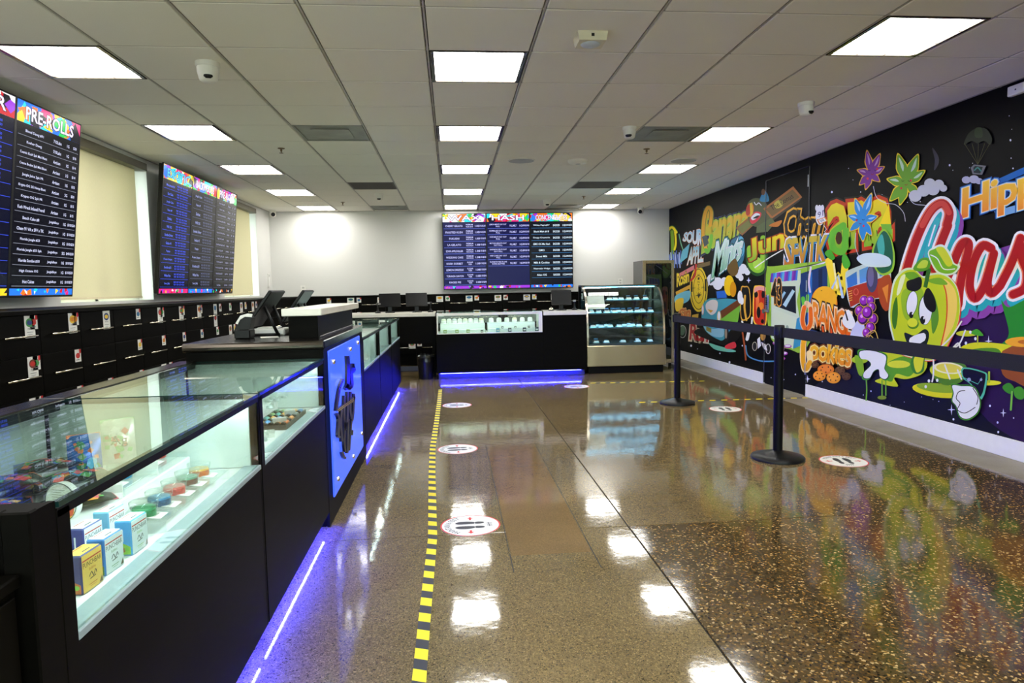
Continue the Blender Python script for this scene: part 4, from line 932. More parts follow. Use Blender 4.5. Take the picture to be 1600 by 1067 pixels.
fl_names = ['Motorhead #1', 'Gas Cake', 'Jungle Cake', 'Slapz #9', 'Zkittlez', 'Wifi OG', 'Sundae Driver', 'Gelato 41', 'Papaya', 'Frozen Grapes', 'Dosidos #21', 'White Fire', 'Sour Jelly']
grid_rows = [(fl_names[k], 'M$40|R$35', 'M$70|R$60', 'M$126|R$104', 'M$400|R$360') for k in range(13)]
B_IN, B_RU = (96, 120, 255), (58, 84, 240)
hang(menu_screen('menu screen showing pre-roll prices beside the cream blind', 'PRE-ROLLS', pre, SW, SHH, 3, (214, 218, 250), (140, 144, 160)), -3.0, 5.22, 1.295, PI/2, .115)
hang(menu_screen('menu screen with blue price table next to the pre-roll list', 'FLOWER', grid_rows, SW, SHH, 9, B_IN, B_RU, (4, 6, 30), tint=.5), -3.0, 5.22-SW-.002, 1.295, PI/2, .115)
hang(menu_screen('menu screen with blue price table, at the blind end of the trio between windows', 'EXOTIC', grid_rows, SW, SHH, 14, B_IN, B_RU, (4, 6, 26), (90, 200, 255), .5), -3.0, 7.17+SW/2, 1.295, PI/2, .097)
hang(menu_screen('middle menu screen of the trio between the windows', 'BACKWOODS', grid_rows[2:], SW, SHH, 21, (150, 160, 220), (90, 96, 130), (10, 10, 16), tint=.5), -3.0, 7.17+SW*1.5+.002, 1.295, PI/2, .097)
hang(menu_screen('menu screen of pre-rolls, at the corner end of the trio between windows', 'PRE-ROLLS', [p[:1]+p[2:]+('',) if False else p for p in pre], SW, SHH, 30, (150, 152, 190), (90, 92, 110), (12, 12, 14)), -3.0, 7.17+SW*2.5+.004, 1.295, PI/2, .097)
wax = [(nm, 'PREMIUM|NUG RUN' if k < 6 else 'SUGAR|TIER', s, '$15/$30') for k, (nm, s) in enumerate((('CHERRY GELATO', '1.00'), ('FROSTED KUSH', '1.00'), ('FUKUSHI', '1.00'), ('LA GELATO', '1.00'), ('SOUR APPLE KILLER', '1.00'), ('WEDDING CAKE', '1.00'), ('KUSH SORBET', '1.00'), ('LEMON DRIZZLE', '1.00'), ('TORANGA CANYON', '1.00'), ('KAGES PIE', '1.00')))]
mid = [(nm, 'FULL MELT', '1G', '$90/$100') for nm in ('LEMON MENTS DAY OUT|PULL', 'BOMBILLED DAY OUT|PULL', 'WIFE MINTS DAY OUT|PULL', 'MOTOR BREATH DAY|OUT PULL', 'RAINBOW BELTS DAY|OUT PULL', 'WIFI CAKE DAY OUT|PULL', 'RAINBOW BELTS LIVE|ROSIN BATTER')]
con = [(nm, 'BADDER', '1G', '$40/$50') for nm in ('White Papi #17', 'Black Malt #18', 'Orange Creamsicle', 'GMO OG Mix Hash', 'GMO', 'Sweet Milk', 'Milk & Cookies', 'Watermelon Wedges', 'Alien OG')]
BT = (196, 196, 255); BR_ = (110, 130, 250)
for k, (lb, ti, rw) in enumerate((('menu screen of wax prices on the back wall', 'WAX', wax), ('menu screen with half-empty list, middle of the back wall trio', 'HASH', mid), ('menu screen of concentrates on the back wall', 'CONCENTRATES', con))):
    m = menu_screen(lb, ti, rw, SW, SHH, 40+k*7, BT if k < 2 else (214, 234, 250), BR_ if k < 2 else (60, 130, 190), (12, 12, 66) if k < 2 else (8, 10, 22)); hang(m, -.137+SW*(k+.5)+k*.002, 12.015, 1.29, 0, .02)

# ------------------------------------------------------------------ goods in the showcases
DZ0 = .6785
def carton(label, x, y, side, face, accent, rz=-.08, w=.04, d=.072, h=.084):
    t = thing('snack_carton', label, 'carton', (x, y, DZ0), rz, 'snack cartons in the showcase')
    MB().box(-w/2, w/2, -d/2, d/2, 0, h, .003).build('box', mat('carton_%d_%d_%d' % side, side, .35, noise=.04), t)
    a = Art(lambda p, q, l: (w/2+.0003+l, p, q)); a.rect(-d/2+.002, .002, d/2-.002, h-.002, face)
    a.rect(-d/2+.004, h-.016, d/2-.004, h-.013, (190, 60, 50)); a.line_text('PUNCHBAR', 0, h-.030, .011, (30, 34, 40), d*.86, True); a.line_text('Edibles', 0, h-.040, .006, accent, d*.4, True)
    a.stroke([(-.012, h*.36), (-.004, h*.46), (.002, h*.34), (.010, h*.46), (.013, h*.36)], .0022, (40, 44, 50), n=3, cap=False); a.stroke([(-.01, h*.30), (.01, h*.32)], .002, (40, 44, 50), n=2, cap=False)
    a.rect(-.014, h*.16, .014, h*.175, accent); a.rect(-.010, h*.11, .010, h*.12, accent); a.poly([(d/2-.016, .004), (d/2-.004, .004), (d/2-.006, .018)], (90, 80, 60)); a.build('face_print', INK, t)
    a = Art(lambda p, q, l: (p, q, h+.0003+l)); a.rect(-w/2+.003, -d/2+.003, w/2-.003, d/2-.003, face); a.rect(-w/2+.006, -.02, -w/2+.009, .02, (190, 60, 50)); a.rect(w/2-.014, -.012, w/2-.010, .014, (60, 70, 80)); a.build('lid_print', INK, t)
    a = Art(lambda p, q, l: (p, -d/2-.0003-l, q)); a.poly([(-w/2+.003, .003), (w/2-.003, .003), (w/2-.003, .022), (0, .03), (-w/2+.003, .02)], accent); a.ell(-.004, .014, .009, .007, (150, 96, 50)); a.ell(.008, .016, .006, .005, (120, 180, 60)); a.rect(-.003, .034, .001, .064, (220, 228, 240)); a.build('side_print', INK, t)
carton('yellow-faced chocolate carton with navy side, front row on the showcase deck', -.795, 1.455, (22, 34, 96), (236, 192, 92), (176, 92, 40))
carton('white-faced chocolate carton with blue side and nuts, front row on the showcase deck', -.795, 1.548, (30, 116, 190), (226, 234, 236), (96, 140, 50))
carton('white-faced chocolate carton with pale blue side and lime, front row on the deck', -.792, 1.665, (64, 156, 212), (224, 234, 236), (140, 190, 60))
carton('yellow-faced chocolate carton in the row behind, half hidden by the end board', -.885, 1.500, (58, 90, 150), (236, 192, 92), (150, 90, 40))
carton('white-faced chocolate carton with navy side in the row behind', -.878, 1.625, (20, 44, 132), (226, 230, 234), (190, 60, 60))
carton('white-faced chocolate carton with sky blue side and cherries, row behind', -.880, 1.742, (112, 186, 222), (228, 234, 236), (170, 50, 60))

STEP = tag(MB().box(-1.39, -.925, 1.62, 2.39, DZ0+.0005, .734, .003).build('display_riser', DECK), 'low white display step inside the case of jars and pouches', 'riser')
def price_card(p, rz, lines, label, w=.055, h=.035, lean=1.2):
    if p[0] > -.80 and p[2] < .7: p = (-.80, p[1], p[2])
    t = thing('price_card', label, 'price card', p, rz); M = Matrix.Rotation(-(PI/2-lean)-.0, 4, 'X')
    MB().box(-w/2, w/2, 0, .0012, 0, h).xform(M).build('card', CARD, t)
    MB().box(-w/2, w/2, .012, .013, 0, h*.9).xform(Matrix.Rotation((PI/2-lean), 4, 'X')).build('prop', CARD, t) if lean > .9 else None
    a = Art(lambda x, z, l: tuple(M @ Vector((x, -.0003-l, z))))
    for k, s in enumerate(lines): a.line_text(s, 0, h*(.66-.28*k), h*.16, (60, 62, 66), w*.8, True)
    a.build('card_print', INK, t); return t

def acrylic_stand(label, x0, x1, y0, y1, z0, z1):
    t = thing('acrylic_stand', label, 'stand', (0, 0, 0))
    MB().box(x0, x1, y0, y1, z1-.004, z1, .001).build('plate', ACRYL, t); MB().box(x0, x1, y0, y0+.004, z0, z1-.0045).box(x0, x1, y1-.004, y1, z0, z1-.0045).build('side_leg', ACRYL, t)
acrylic_stand('clear acrylic step under the row of five jars', -.905, -.758, 1.775, 2.28, DZ0, .712)
acrylic_stand('clear acrylic plate under the blue and yellow jar', -1.04, -.93, 1.93, 2.14, .7345, .757)
acrylic_stand('clear acrylic plate under the red jar', -1.04, -.93, 2.18, 2.38, .7345, .757)
def jar(label, x, y, z, c1, c2, r=.033, h=.044):
    t = thing('gummy_jar', label, 'jar', (x, y, z), 0, 'clear jars of colourful gummies')
    MB().lathe([(r*.96, 0), (r, .003), (r, h*.62)], n=28).build('cup', ACRYL, t)
    MB().lathe([(r*1.06, h*.625), (r*1.06, h*.97), (r*.98, h)], n=28).build('lid', ACRYL, t)
    k = MB(); R = random.Random(int(abs(x*1000)+y*1000))
    k.lathe([(r*.9, .003), (r*.9, h*.46)], n=20); k.build('gummies', mat('gummy_%d_%d_%d' % c1, c1, .35, noise=.35, nscale=160), t)
    k = MB(); k.lathe([(r*.88, h*.465), (r*.86, h*.58), (r*.6, h*.605), (0, h*.612)], n=20, caps=False); k.build('gummy_layer', mat('gummy_%d_%d_%d' % c2, c2, .35, noise=.35, nscale=160), t)
for lb, y, c1, c2 in (('emerald', 1.815, (26, 130, 84), (46, 160, 110)), ('deep blue', 1.908, (22, 88, 134), (40, 130, 178)), ('coral pink', 2.010, (214, 78, 74), (232, 110, 104)), ('sage and brown', 2.108, (120, 72, 58), (110, 160, 134)), ('orange and yellow', 2.205, (232, 110, 24), (242, 176, 70))):
    jar(f'clear jar of {lb} gummies on the acrylic step', -.828, y, .7125, c1, c2)
    price_card((-.777, y, .7128), PI/2, ('710', 'Gummies'), f'flat acrylic price card beside the {lb} jar', .05, .044, .12)
jar('clear jar of blue and yellow gummies on its own acrylic plate', -.99, 2.04, .7575, (24, 128, 178), (222, 214, 150))
jar('clear jar of red gummies on its own acrylic plate', -.99, 2.28, .7575, (190, 34, 34), (230, 160, 90))
price_card((-.948, 1.97, .7577), PI/2, ('710', 'Mix'), 'price card lying beside the blue and yellow jar', .06, .04, .12)
price_card((-.948, 2.21, .7577), PI/2, ('710', 'Red'), 'price card lying beside the red jar', .06, .04, .12)

FOIL = {}
def pouch(label, p, rz, cols, w=.11, h=.15, flat=False, tilt=0., text=None):
    t = thing('foil_pouch', label, 'pouch', p, rz, 'foil pouches in the showcase'); n = 9; M = Matrix.Rotation(PI/2+tilt, 4, 'X') if False else (Matrix.Rotation(-PI/2+tilt, 4, 'X') if flat else Matrix.Rotation(-.12, 4, 'X'))
    vs, fs = [], []; R = random.Random(hash(label) % 1000)
    for s in (-1, 1):
        for i in range(n):
            for j in range(n):
                u, v = i/(n-1), j/(n-1); b = .018*math.sin(PI*u)**.6*(math.sin(PI*v)**.7)*(1.25-v*.6); vs.append(((u-.5)*w, s*(b+.0006)-(.02 if flat else 0)*0, v*h))
    for s in (0, 1):
        for i in range(n-1):
            for j in range(n-1):
                q = (s*n*n+i*n+j, s*n*n+(i+1)*n+j, s*n*n+(i+1)*n+j+1, s*n*n+i*n+j+1); fs.append(q if s == 0 else q[::-1])
    if flat: M = Matrix.Translation((0, 0, .019)) @ M
    mb = MB().add(vs, fs, 0, True).xform(M)
    mb.build('bag', mat('foil_%d_%d_%d' % cols[0], cols[0], .25, .3, noise=.25, nscale=30), t)
    def surf(x, z, l):
        u, v = x/w+.5, z/h; b = .018*math.sin(PI*min(1, max(0, u)))**.6*(math.sin(PI*min(1, max(0, v)))**.7)*(1.25-v*.6)
        return tuple(M @ Vector((x, -(b+.0012+l), z)))
    a = Art(surf)
    for k in range(26):
        cx, cz = (R.random()-.5)*w*.7, (.15+.65*R.random())*h; s = w*(.06+.10*R.random()); t0 = R.random()*6
        a.poly([(cx+s*math.cos(t0+q*1.57), cz+s*math.sin(t0+q*1.57)) for q in range(4)], cols[1+k % (len(cols)-1)])
    if text: a.text(text, [(-w*.26, h*.62), (w*.26, h*.62), (w*.26, h*.36), (-w*.26, h*.36)], (40, 40, 44))
    a.build('bag_print', INK, t); MB().box(-w/2, w/2, -.0012, .0012, h*.92, h, .0004).xform(M).build('seal', mat('foil_%d_%d_%d' % cols[-1], cols[-1], .3, .3, noise=.1), t)
P1 = ((30, 34, 30), (60, 150, 60), (226, 60, 40), (40, 90, 190), (240, 180, 50), (150, 40, 120), (230, 110, 40))
P2 = ((28, 36, 32), (40, 150, 210), (230, 70, 40), (240, 160, 60), (70, 150, 70), (214, 90, 110))
pouch('colourful foil pouch lying on the white step beside a price card', (-1.07, 1.80, .735), -.9, P2, .12, .16, True)
pouch('second colourful foil pouch lying against the first on the white step', (-1.13, 1.90, .772), -.85, P2, .12, .16, True)
for k in range(5): pouch(f'dark multicoloured pouch in the flat pile on the step, {ORD[k]} from the end board', (-1.30+.03*(k % 2), 1.66+k*.10, .735+.037*((k+1) % 2)), -1.2+.2*(k % 3), P1, .13, .17, True)
pouch('blue foil pouch standing at the back of the step', (-1.14, 2.14, .7345), .55, ((30, 100, 190), (90, 190, 230), (60, 140, 60), (230, 120, 50)), .09, .14)
pouch('pale yellow pouch standing at the back of the step', (-1.20, 2.25, .7345), .55, ((220, 214, 180), (240, 200, 60), (200, 190, 150), (235, 225, 200)), .09, .10)
pouch('white pouch with red and green top and dark lettering, standing on the step', (-1.13, 2.33, .7345), .55, ((226, 222, 214), (226, 222, 214), (214, 80, 70), (120, 180, 110)), .10, .15, text='Ag')
t = thing('round_tin', 'round white tin with fruit picture standing on edge in the showcase', 'tin', (-.985, 1.74, .735), -.35)
MB().lathe([(.05, -.008), (.05, .008), (.047, .010)], 0, 0, .05, 32, 'y').build('body', PLASTW, t)
a = Art(lambda x, z, l: (x, -.0085-l, z+.05)); a.ell(0, 0, .048, .048, (240, 238, 228), n=30); a.poly([(-.034, -.034), (-.01, -.047), (.02, -.044), (.04, -.026), (.034, -.012), (.01, -.02), (-.014, -.014)], (240, 200, 40), True)
a.poly([(.012, -.043), (.036, -.03), (.042, -.01), (.024, -.016)], (220, 80, 40)); a.poly([(-.008, -.04), (-.012, -.02), (0, -.012), (.006, -.03)], (60, 150, 60)); a.line_text('PLUS', -.006, -.006, .008, (90, 90, 90), .04, True)
for k in range(5): a.rect(-.026, .006+k*.006, .014-(k % 2)*.01, .0075+k*.006, (150, 140, 120))
a.ring(0, 0, .049, .049, .002, (60, 62, 70)); a.build('label_print', INK, t)
for p, rz, ln, lb in (((-.94, 1.72, DZ0+.0005), .25, ('CRYSTAL PUNCH', '$25'), 'tilted price card in front of the round tin'), ((-.955, 1.90, .735), .3, ('SOUR PACK', '$20'), 'tilted price card in front of the lying pouches'), ((-1.02, 1.98, .735), .3, ('MENTS', '$18'), 'tilted price card behind the lying pouches'),
                      ((-.965, 2.15, .735), .3, ('INFUSED', '$30'), 'tilted price card between the two acrylic plates'), ((-1.22, 1.62+.02, .735), .1, ('JUNGLE', '$15'), 'tilted price card before the pile of dark pouches')):
    price_card(p, rz, ln, lb, .062, .045)

# second case: tray of tubes
tr = thing('tube_tray', 'dark shallow tray that carries the colourful tubes', 'tray', (0, 0, 0))
TX0, TX1, TY0, TY1 = -.915, -.759, 3.06, 3.47
MB().box(TX0, TX1, TY0, TY1, DZ0, DZ0+.004).box(TX0, TX1, TY0, TY0+.005, DZ0+.004, DZ0+.022).box(TX0, TX0+.005, TY0+.005, TY1, DZ0+.004, DZ0+.022).box(TX1-.005, TX1, TY0+.005, TY1, DZ0+.004, DZ0+.022).build('tray_body', mat('tray_brown', (52, 42, 34), .4, noise=.15), tr)
TC = [(214, 150, 40), (60, 110, 84), (222, 110, 50), (64, 130, 190), (110, 140, 70), (180, 160, 60), (90, 100, 100), (60, 150, 150), (120, 170, 60), (210, 130, 60)]
tp_me = {}
for i in range(5):
    for j in range(4):
        c = TC[(i*3+j*7) % len(TC)]
        if c not in tp_me: tp_me[c] = (MB().lathe([(.011, 0), (.0125, .004), (.0125, .058), (.011, .060)], n=14, axis='y').mesh('tube', mat('tube_%d_%d_%d' % c, c, .3, noise=.45, nscale=60)), MB().lathe([(.0132, .0605), (.0132, .078), (.011, .080)], n=14, axis='y').mesh('cap', BLKPL))
        t = thing('preroll_tube', f'{"near-aisle" if i == 4 else ["first", "second", "third", "fourth"][i]+" row back"} colourful tube in the dark tray, {ORD[j]} from its front rim', 'tube', (TX0+.022+i*.0285, TY0+.02+j*.098, DZ0+.0045+.0133), 0, 'colourful tubes in the dark tray')
        link('tube', tp_me[c][0], t, (0, .081, 0)).rotation_euler = (0, 0, PI); link('cap', tp_me[c][1], t, (0, .081, 0)).rotation_euler = (0, 0, PI)
tag(MB().box(-1.39, -.93, 2.6, 3.6, DZ0+.0005, .745, .003).build('display_riser', DECK), 'low white display step inside the case of tubes', 'riser')
def crystal(label, p, s=1.0):
    p = (min(p[0], -.80), max(p[1], 2.54), p[2]); t = thing('glass_sample', label, 'sample', p, random.random()*3, 'clear glass samples in the case of tubes')
    MB().lathe([(.018*s, 0), (.022*s, .004), (.022*s, .026*s), (.016*s, .034*s)], n=14).build('cup', ACRYL, t); MB().lathe([(.024*s, .0345*s), (.024*s, .044*s), (0, .046*s)], n=14, caps=False).build('lid', ACRYL, t)
    MB().lathe([(.016*s, .003), (.012*s, .014)], n=10).build('filling', mat('pale_filling', (196, 206, 204), .4, noise=.2, nscale=90), t)
for k, (u, v) in enumerate(((420, 708), (428, 694), (440, 688), (417, 722), (432, 703))): crystal(f'small clear glass sample pot on the tube case deck, {ORD[k]} counting from the post', on_z(u, v, DZ0+.0005))
for k, (u, v) in enumerate(((418, 628), (425, 624), (432, 627), (421, 638), (444, 622))): crystal(f'small clear glass sample pot on the step behind the tubes, {ORD[k]} counting from the post', on_z(u, v, .7455))
price_card(on_z(452, 668, DZ0+.0005), .3, ('PRE', '$12'), 'tilted white price card before the tray of tubes', .06, .05)
price_card(on_z(470, 655, DZ0+.0005), .3, ('ROLL', '$12'), 'tilted clear-looking price card beside the tray of tubes', .05, .05)
price_card(on_z(424, 684, DZ0+.0005), .3, ('MELTS', '$30'), 'price card among the glass pots beside the post', .06, .035)

# far cases
def eyeshade(label, x, y):
    t = thing('glass_pipe', label, 'pipe', (x, y, DZ0))
    MB().lathe([(.018, 0), (.03, .015), (.032, .035), (.022, .055), (.014, .06)], n=18).build('bowl', mat('dark_glassware', (26, 34, 36), .1, noise=.2), t); MB().tube([(0, .02, .03), (.01, .06, .05), (.012, .09, .075)], .009).build('mouthpiece', MATS['dark_glassware'], t)
eyeshade('dark glass pipe on the deck of the case beside the tower', -.80, 5.45); eyeshade('dark glass pipe behind another in the case beside the tower', -.86, 5.62)
crystal('small clear pot on the deck of the case beside the tower', (-.80, 5.75, DZ0))
price_card((-.80, 6.1, DZ0), .3, ('GLASS', '$60'), 'white price card in the case beside the tower', .08, .06)
price_card((-.83, 6.75, DZ0), .3, ('PIPES', '$45'), 'white price card near the end of the middle far case', .08, .06)
price_card((-.86, 7.1, DZ0), .3, ('KITS', '$80'), 'larger white price card on the deck of the middle far case', .11, .08)
price_card((-.80, 8.2, DZ0), .3, ('VAPES', '$30'), 'white price card in the case at the aisle end', .09, .06)
for k, (y0, y1) in enumerate(((5.4, 6.3), (6.6, 7.5), (7.85, 8.75))): tag(MB().box(-1.39, -1.0, y0, y1, DZ0+.0005, .76, .003).build('display_riser', DECK), f'low white display step in the {["case beside the tower", "middle far case", "aisle-end case"][k]}', 'riser')

# window of the back counter
WD = .6675
for k, (x0, x1) in enumerate(((-.175, .475), (.515, 1.215))):
    tag(MB().box(x0, x1, 9.80, 10.0, WD, .80, .003).box(x0, x1, 9.68, 9.798, WD, .715, .003).build('display_riser', DECK), f'white stepped display block under the {["eight", "six"][k]} jars in the counter window', 'riser')
LIDS = [mat('jar_lid_%d' % k, c, .35, noise=.03) for k, c in enumerate(((222, 214, 190), (236, 232, 222), (196, 192, 196), (230, 216, 180)))]
def flower_jar(label, x, lid, grp):
    t = thing('flower_jar', label, 'jar', (x, 9.90, .8005), 0, grp)
    MB().lathe([(.034, 0), (.037, .005), (.037, .030), (.033, .034)], n=18).build('cup', PLASTW, t); MB().lathe([(.036, .0345), (.036, .046), (.028, .062), (.012, .066), (0, .067)], n=18, caps=False).build('lid', LIDS[lid], t)
for k in range(8): flower_jar(f'pale domed jar on the eight-jar block in the counter window, {ORD[k]} from the bin side', -.125+k*.079, (0, 1, 2, 1, 0, 1, 2, 3)[k], 'domed jars in the counter window')
for k in range(6): flower_jar(f'pale domed jar on the six-jar block in the counter window, {ORD[k]} from the gap', .575+k*.116, (1, 1, 1, 3, 1, 1)[k], 'domed jars in the counter window')
def tiny_box(label, x, y, z, c, w=.05, h=.05):
    t = thing('sample_box', label, 'box', (x, y, z)); MB().box(-w/2, w/2, -.015, .015, 0, h, .003).build('box', mat('sbox_%d_%d_%d' % c, c, .35, noise=.2, nscale=50), t)
    MB().box(-w*.36, w*.36, -.0158, -.0151, h*.3, h*.6).build('label', CARD, t)
for k, x in enumerate((-.105, .065, .225)): tiny_box(f'small olive label box at the foot of the eight jars, {ORD[k]} from the bin side', x, 9.66, WD+.0005, (150, 170, 90))
tiny_box('small black cube box at the foot of the eight jars', .425, 9.66, WD+.0005, (24, 26, 26), .035, .035)
tiny_box('small sky blue box at the foot of the six jars', .655, 9.66, WD+.0005, (130, 190, 214), .05, .06)
for k, x in enumerate((.83, 1.045, 1.225)): tiny_box(f'slate grey box at the foot of six jars, {ORD[k]} from sky blue box', x, 9.66, WD+.0005, (44, 58, 66), .05, .06)
for k, x in enumerate((.73, .92, 1.12)): tiny_box(f'tiny black box on the lower step below the six jars, {ORD[k]} from the gap', x, 9.74, .7155, (24, 28, 26), .032, .03)

# ------------------------------------------------------------------ the mural's figures (points read off the wall, laid on the wall plane)
def wallp(u, v, l): p = on_x(u, v, MXP); return (MXP-.0004-l, p[1], p[2])
PLACED = []
def fig(): return Art(wallp, 0)
def done(a, name, stuff=False):
    y0, y1 = min(v[1] for v in a.v), max(v[1] for v in a.v); z0, z1 = min(v[2] for v in a.v), max(v[2] for v in a.v)
    base = max([0]+[q[4] for q in PLACED if q[0] < y1 and q[1] > y0 and q[2] < z1 and q[3] > z0])      # lies over what was printed below it
    if name != 'night_sky': PLACED.append((y0, y1, z0, z1, base+a.level+2))
    a.v = [(v[0]-(base+(0 if name == 'night_sky' else 14))*a.step, v[1], v[2]) for v in a.v]; o = a.build(name, INKG, mural)
    if stuff: o['kind'] = 'stuff'
BK = (12, 11, 14); WH = (236, 238, 240); LIME = (176, 214, 30); YEL = (246, 222, 30); GRN = (70, 160, 40); DGR = (24, 84, 34)

a = fig()                                                            # night sky haze and stars
a.poly([(1240, 640), (1400, 640), (1620, 700), (1640, 600), (1500, 560), (1350, 560)], (16, 18, 30), True)
a.poly([(1450, 470), (1530, 450), (1640, 440), (1640, 680), (1560, 670), (1490, 590), (1450, 540)], (44, 24, 66), True)
a.poly([(1485, 430), (1540, 395), (1640, 380), (1640, 480), (1560, 480), (1510, 500), (1480, 520)], (116, 58, 148), True)
for u, v in ((1360, 310), (1378, 305), (1390, 345), (1418, 316), (1438, 315), (1489, 266), (1484, 258), (1515, 262), (1577, 181), (1581, 202), (1580, 247), (1583, 263), (1579, 219), (1326, 263), (1333, 281), (1360, 521), (1362, 532), (1413, 628), (1349, 617), (1361, 611), (1391, 633), (1440, 620), (1458, 624), (1467, 627), (1490, 655), (1547, 634), (1584, 653), (1559, 660), (1560, 675), (1285, 596), (1243, 585), (1225, 593), (1205, 590), (1090, 545), (1110, 560), (1125, 552), (1140, 566), (1160, 540), (1080, 540), (1170, 437), (1100, 460), (1520, 255), (1300, 300), (1345, 300)):
    r = random.choice((.7, .9, 1.3, 1.9)); a.ell(u, v, r*.8, r, (225, 228, 255), n=8)
for u, v, s in ((1487, 640, 9), (1568, 645, 7), (1545, 533, 9), (1262, 592, 6), (1170, 438, 5)):
    a.poly([(u, v-s), (u+1, v-1), (u+s*.7, v), (u+1, v+1), (u, v+s), (u-1, v+1), (u-s*.7, v), (u-1, v-1)], (220, 222, 250))
a.poly([(1457, 231), (1466, 243), (1467, 255), (1460, 266), (1461, 250)], (62, 60, 70), True)
done(a, 'night_sky', True)

def script(text, quad, fill, rims, name, spacing=.9, extra=None, shear=0.):
    a = fig()
    for off, col in rims: a.text(text, quad, col, off+.016, spacing, shear=shear)
    a.text(text, quad, fill, .026, spacing, shear=shear)
    if extra: extra(a)
    done(a, name)
a = fig(); a.stroke([(1042, 362), (1050, 355), (1056, 362)], 6, (70, 110, 30)); a.stroke([(1042, 362), (1050, 355), (1057, 363)], 3.5, YEL); a.stroke([(1050, 362), (1051, 385), (1050, 402)], 5, (120, 160, 30)); a.stroke([(1055, 362), (1056, 380), (1054, 390)], 3, YEL)
a.poly([(1038, 368), (1044, 372), (1042, 410), (1038, 425)], (170, 80, 30)); a.stroke([(1061, 366), (1064, 380), (1068, 392)], 1.4, (120, 190, 150))
for k in range(9): a.stroke([(1046+k*2.2, 398-(k % 3)*3), (1048+k*2.1, 412+(k % 2)*6)], 1.6, ((120, 150, 230), (190, 205, 250), (60, 90, 180))[k % 3], False)
done(a, 'lettering')
script('SOUR', [(1070, 364), (1097, 358), (1097, 384), (1067, 376)], ((130, 200, 230), (236, 240, 244)), ((.05, (190, 90, 30)), (.03, WH)), 'lettering')
script('APPLE', [(1078, 388), (1099, 383), (1099, 408), (1074, 413)], ((90, 180, 210), (236, 240, 240)), ((.05, (150, 50, 20)), (.03, (240, 200, 150))), 'lettering')
a = fig(); a.poly([(1066, 392), (1078, 380), (1074, 402), (1062, 412)], (100, 180, 210)); done(a, 'lettering')
a = fig()                                                            # clouds and teal glow behind the words
for u, v, r in ((1103, 441, 8), (1112, 437, 9), (1122, 443, 10), (1132, 440, 7), (1154, 428, 7), (1161, 420, 8), (1168, 424, 6), (1158, 434, 5)): a.ell(u, v, r*.8, r, (230, 232, 240), n=14)
a.ell(1152, 392, 12, 26, (40, 110, 140)); a.ell(1158, 385, 6, 16, (90, 180, 210)); done(a, 'cloud')
script('Banana', [(1097, 334), (1168, 320), (1168, 357), (1098, 392)], ((236, 176, 36), (150, 196, 50)), ((.085, (40, 56, 96)), (.06, BK), (.045, (170, 196, 60))), 'lettering', .82, None, .25)
a = fig(); a.stroke([(1105, 392), (1099, 370), (1101, 338), (1107, 324), (1112, 332), (1110, 350)], 7, (120, 130, 40)); a.stroke([(1105, 394), (1099, 370), (1101, 338), (1107, 324), (1112, 332), (1110, 352)], 5, (232, 172, 34)); a.stroke([(1112, 368), (1111, 380), (1106, 394), (1103, 390)], 5, (110, 190, 50)); a.poly([(1097, 370), (1104, 367), (1108, 380), (1101, 386)], (70, 84, 90)); done(a, 'lettering')
script('Mints', [(1117, 382), (1162, 366), (1158, 402), (1113, 434)], ((220, 240, 232), (96, 178, 130)), ((.09, (20, 60, 60)), (.06, (60, 150, 150)), (.035, WH)), 'lettering', .88, None, .2)
a = fig(); a.stroke([(1172, 392), (1174, 415), (1184, 425), (1193, 415), (1194, 388)], 13, (30, 80, 30)); a.stroke([(1172, 388), (1174, 413), (1184, 422), (1192, 413), (1193, 372)], 9, (140, 200, 50)); a.ell(1184, 412, 7, 10, (176, 220, 80)); a.stroke([(1180, 418), (1200, 404), (1224, 390)], 1.6, WH); done(a, 'lettering')
script('Jun', [(1170, 376), (1226, 354), (1224, 397), (1172, 408)], ((246, 222, 30), (120, 180, 50)), ((.07, (30, 30, 14)), (.045, (190, 70, 20))), 'lettering', .95)

a = fig()                                                            # aeroplane
a.poly([(1150, 356), (1172, 338), (1180, 350), (1160, 368)], (150, 100, 50)); a.poly([(1153, 357), (1172, 342), (1177, 350), (1160, 365)], (120, 124, 60))
a.poly([(1168, 320), (1178, 310), (1192, 312), (1202, 325), (1206, 340), (1196, 352), (1180, 354), (1170, 344)], (84, 92, 52), True)
a.ell(1172, 328, 6, 11, (240, 130, 30), .2); a.ell(1170, 328, 4, 9, (200, 50, 24), .2); a.poly([(1172, 318), (1176, 316), (1177, 337), (1173, 340)], (240, 210, 60))
a.poly([(1172, 342), (1180, 331), (1190, 333), (1186, 343), (1176, 350)], (220, 40, 60), True); a.poly([(1174, 340), (1181, 333), (1188, 335), (1184, 340), (1177, 344)], WH, True); a.poly([(1177, 341), (1183, 337), (1187, 337), (1183, 341)], BK, True)
a.stroke([(1179, 316), (1182, 320), (1186, 317), (1190, 321)], 1.4, WH); a.poly([(1192, 302), (1198, 300), (1202, 314), (1188, 314)], (50, 140, 180), True); a.ell(1193, 300, 3, 5, (120, 80, 50))
a.poly([(1193, 326), (1240, 291), (1254, 308), (1206, 342)], (176, 108, 48)); a.poly([(1197, 327), (1239, 296), (1250, 308), (1207, 338)], (120, 96, 50)); a.poly([(1206, 342), (1254, 308), (1250, 314), (1207, 346)], (60, 54, 40)); a.ell(1217, 319, 8, 6, (190, 180, 70), -.6)
a.text('The Bonus', [(1203, 322), (1237, 302), (1241, 309), (1207, 329)], BK); a.poly([(1183, 354), (1206, 340), (1212, 348), (1200, 362), (1182, 364)], (90, 104, 60)); a.poly([(1202, 352), (1222, 344), (1216, 354)], (200, 120, 40), True); done(a, 'aeroplane')
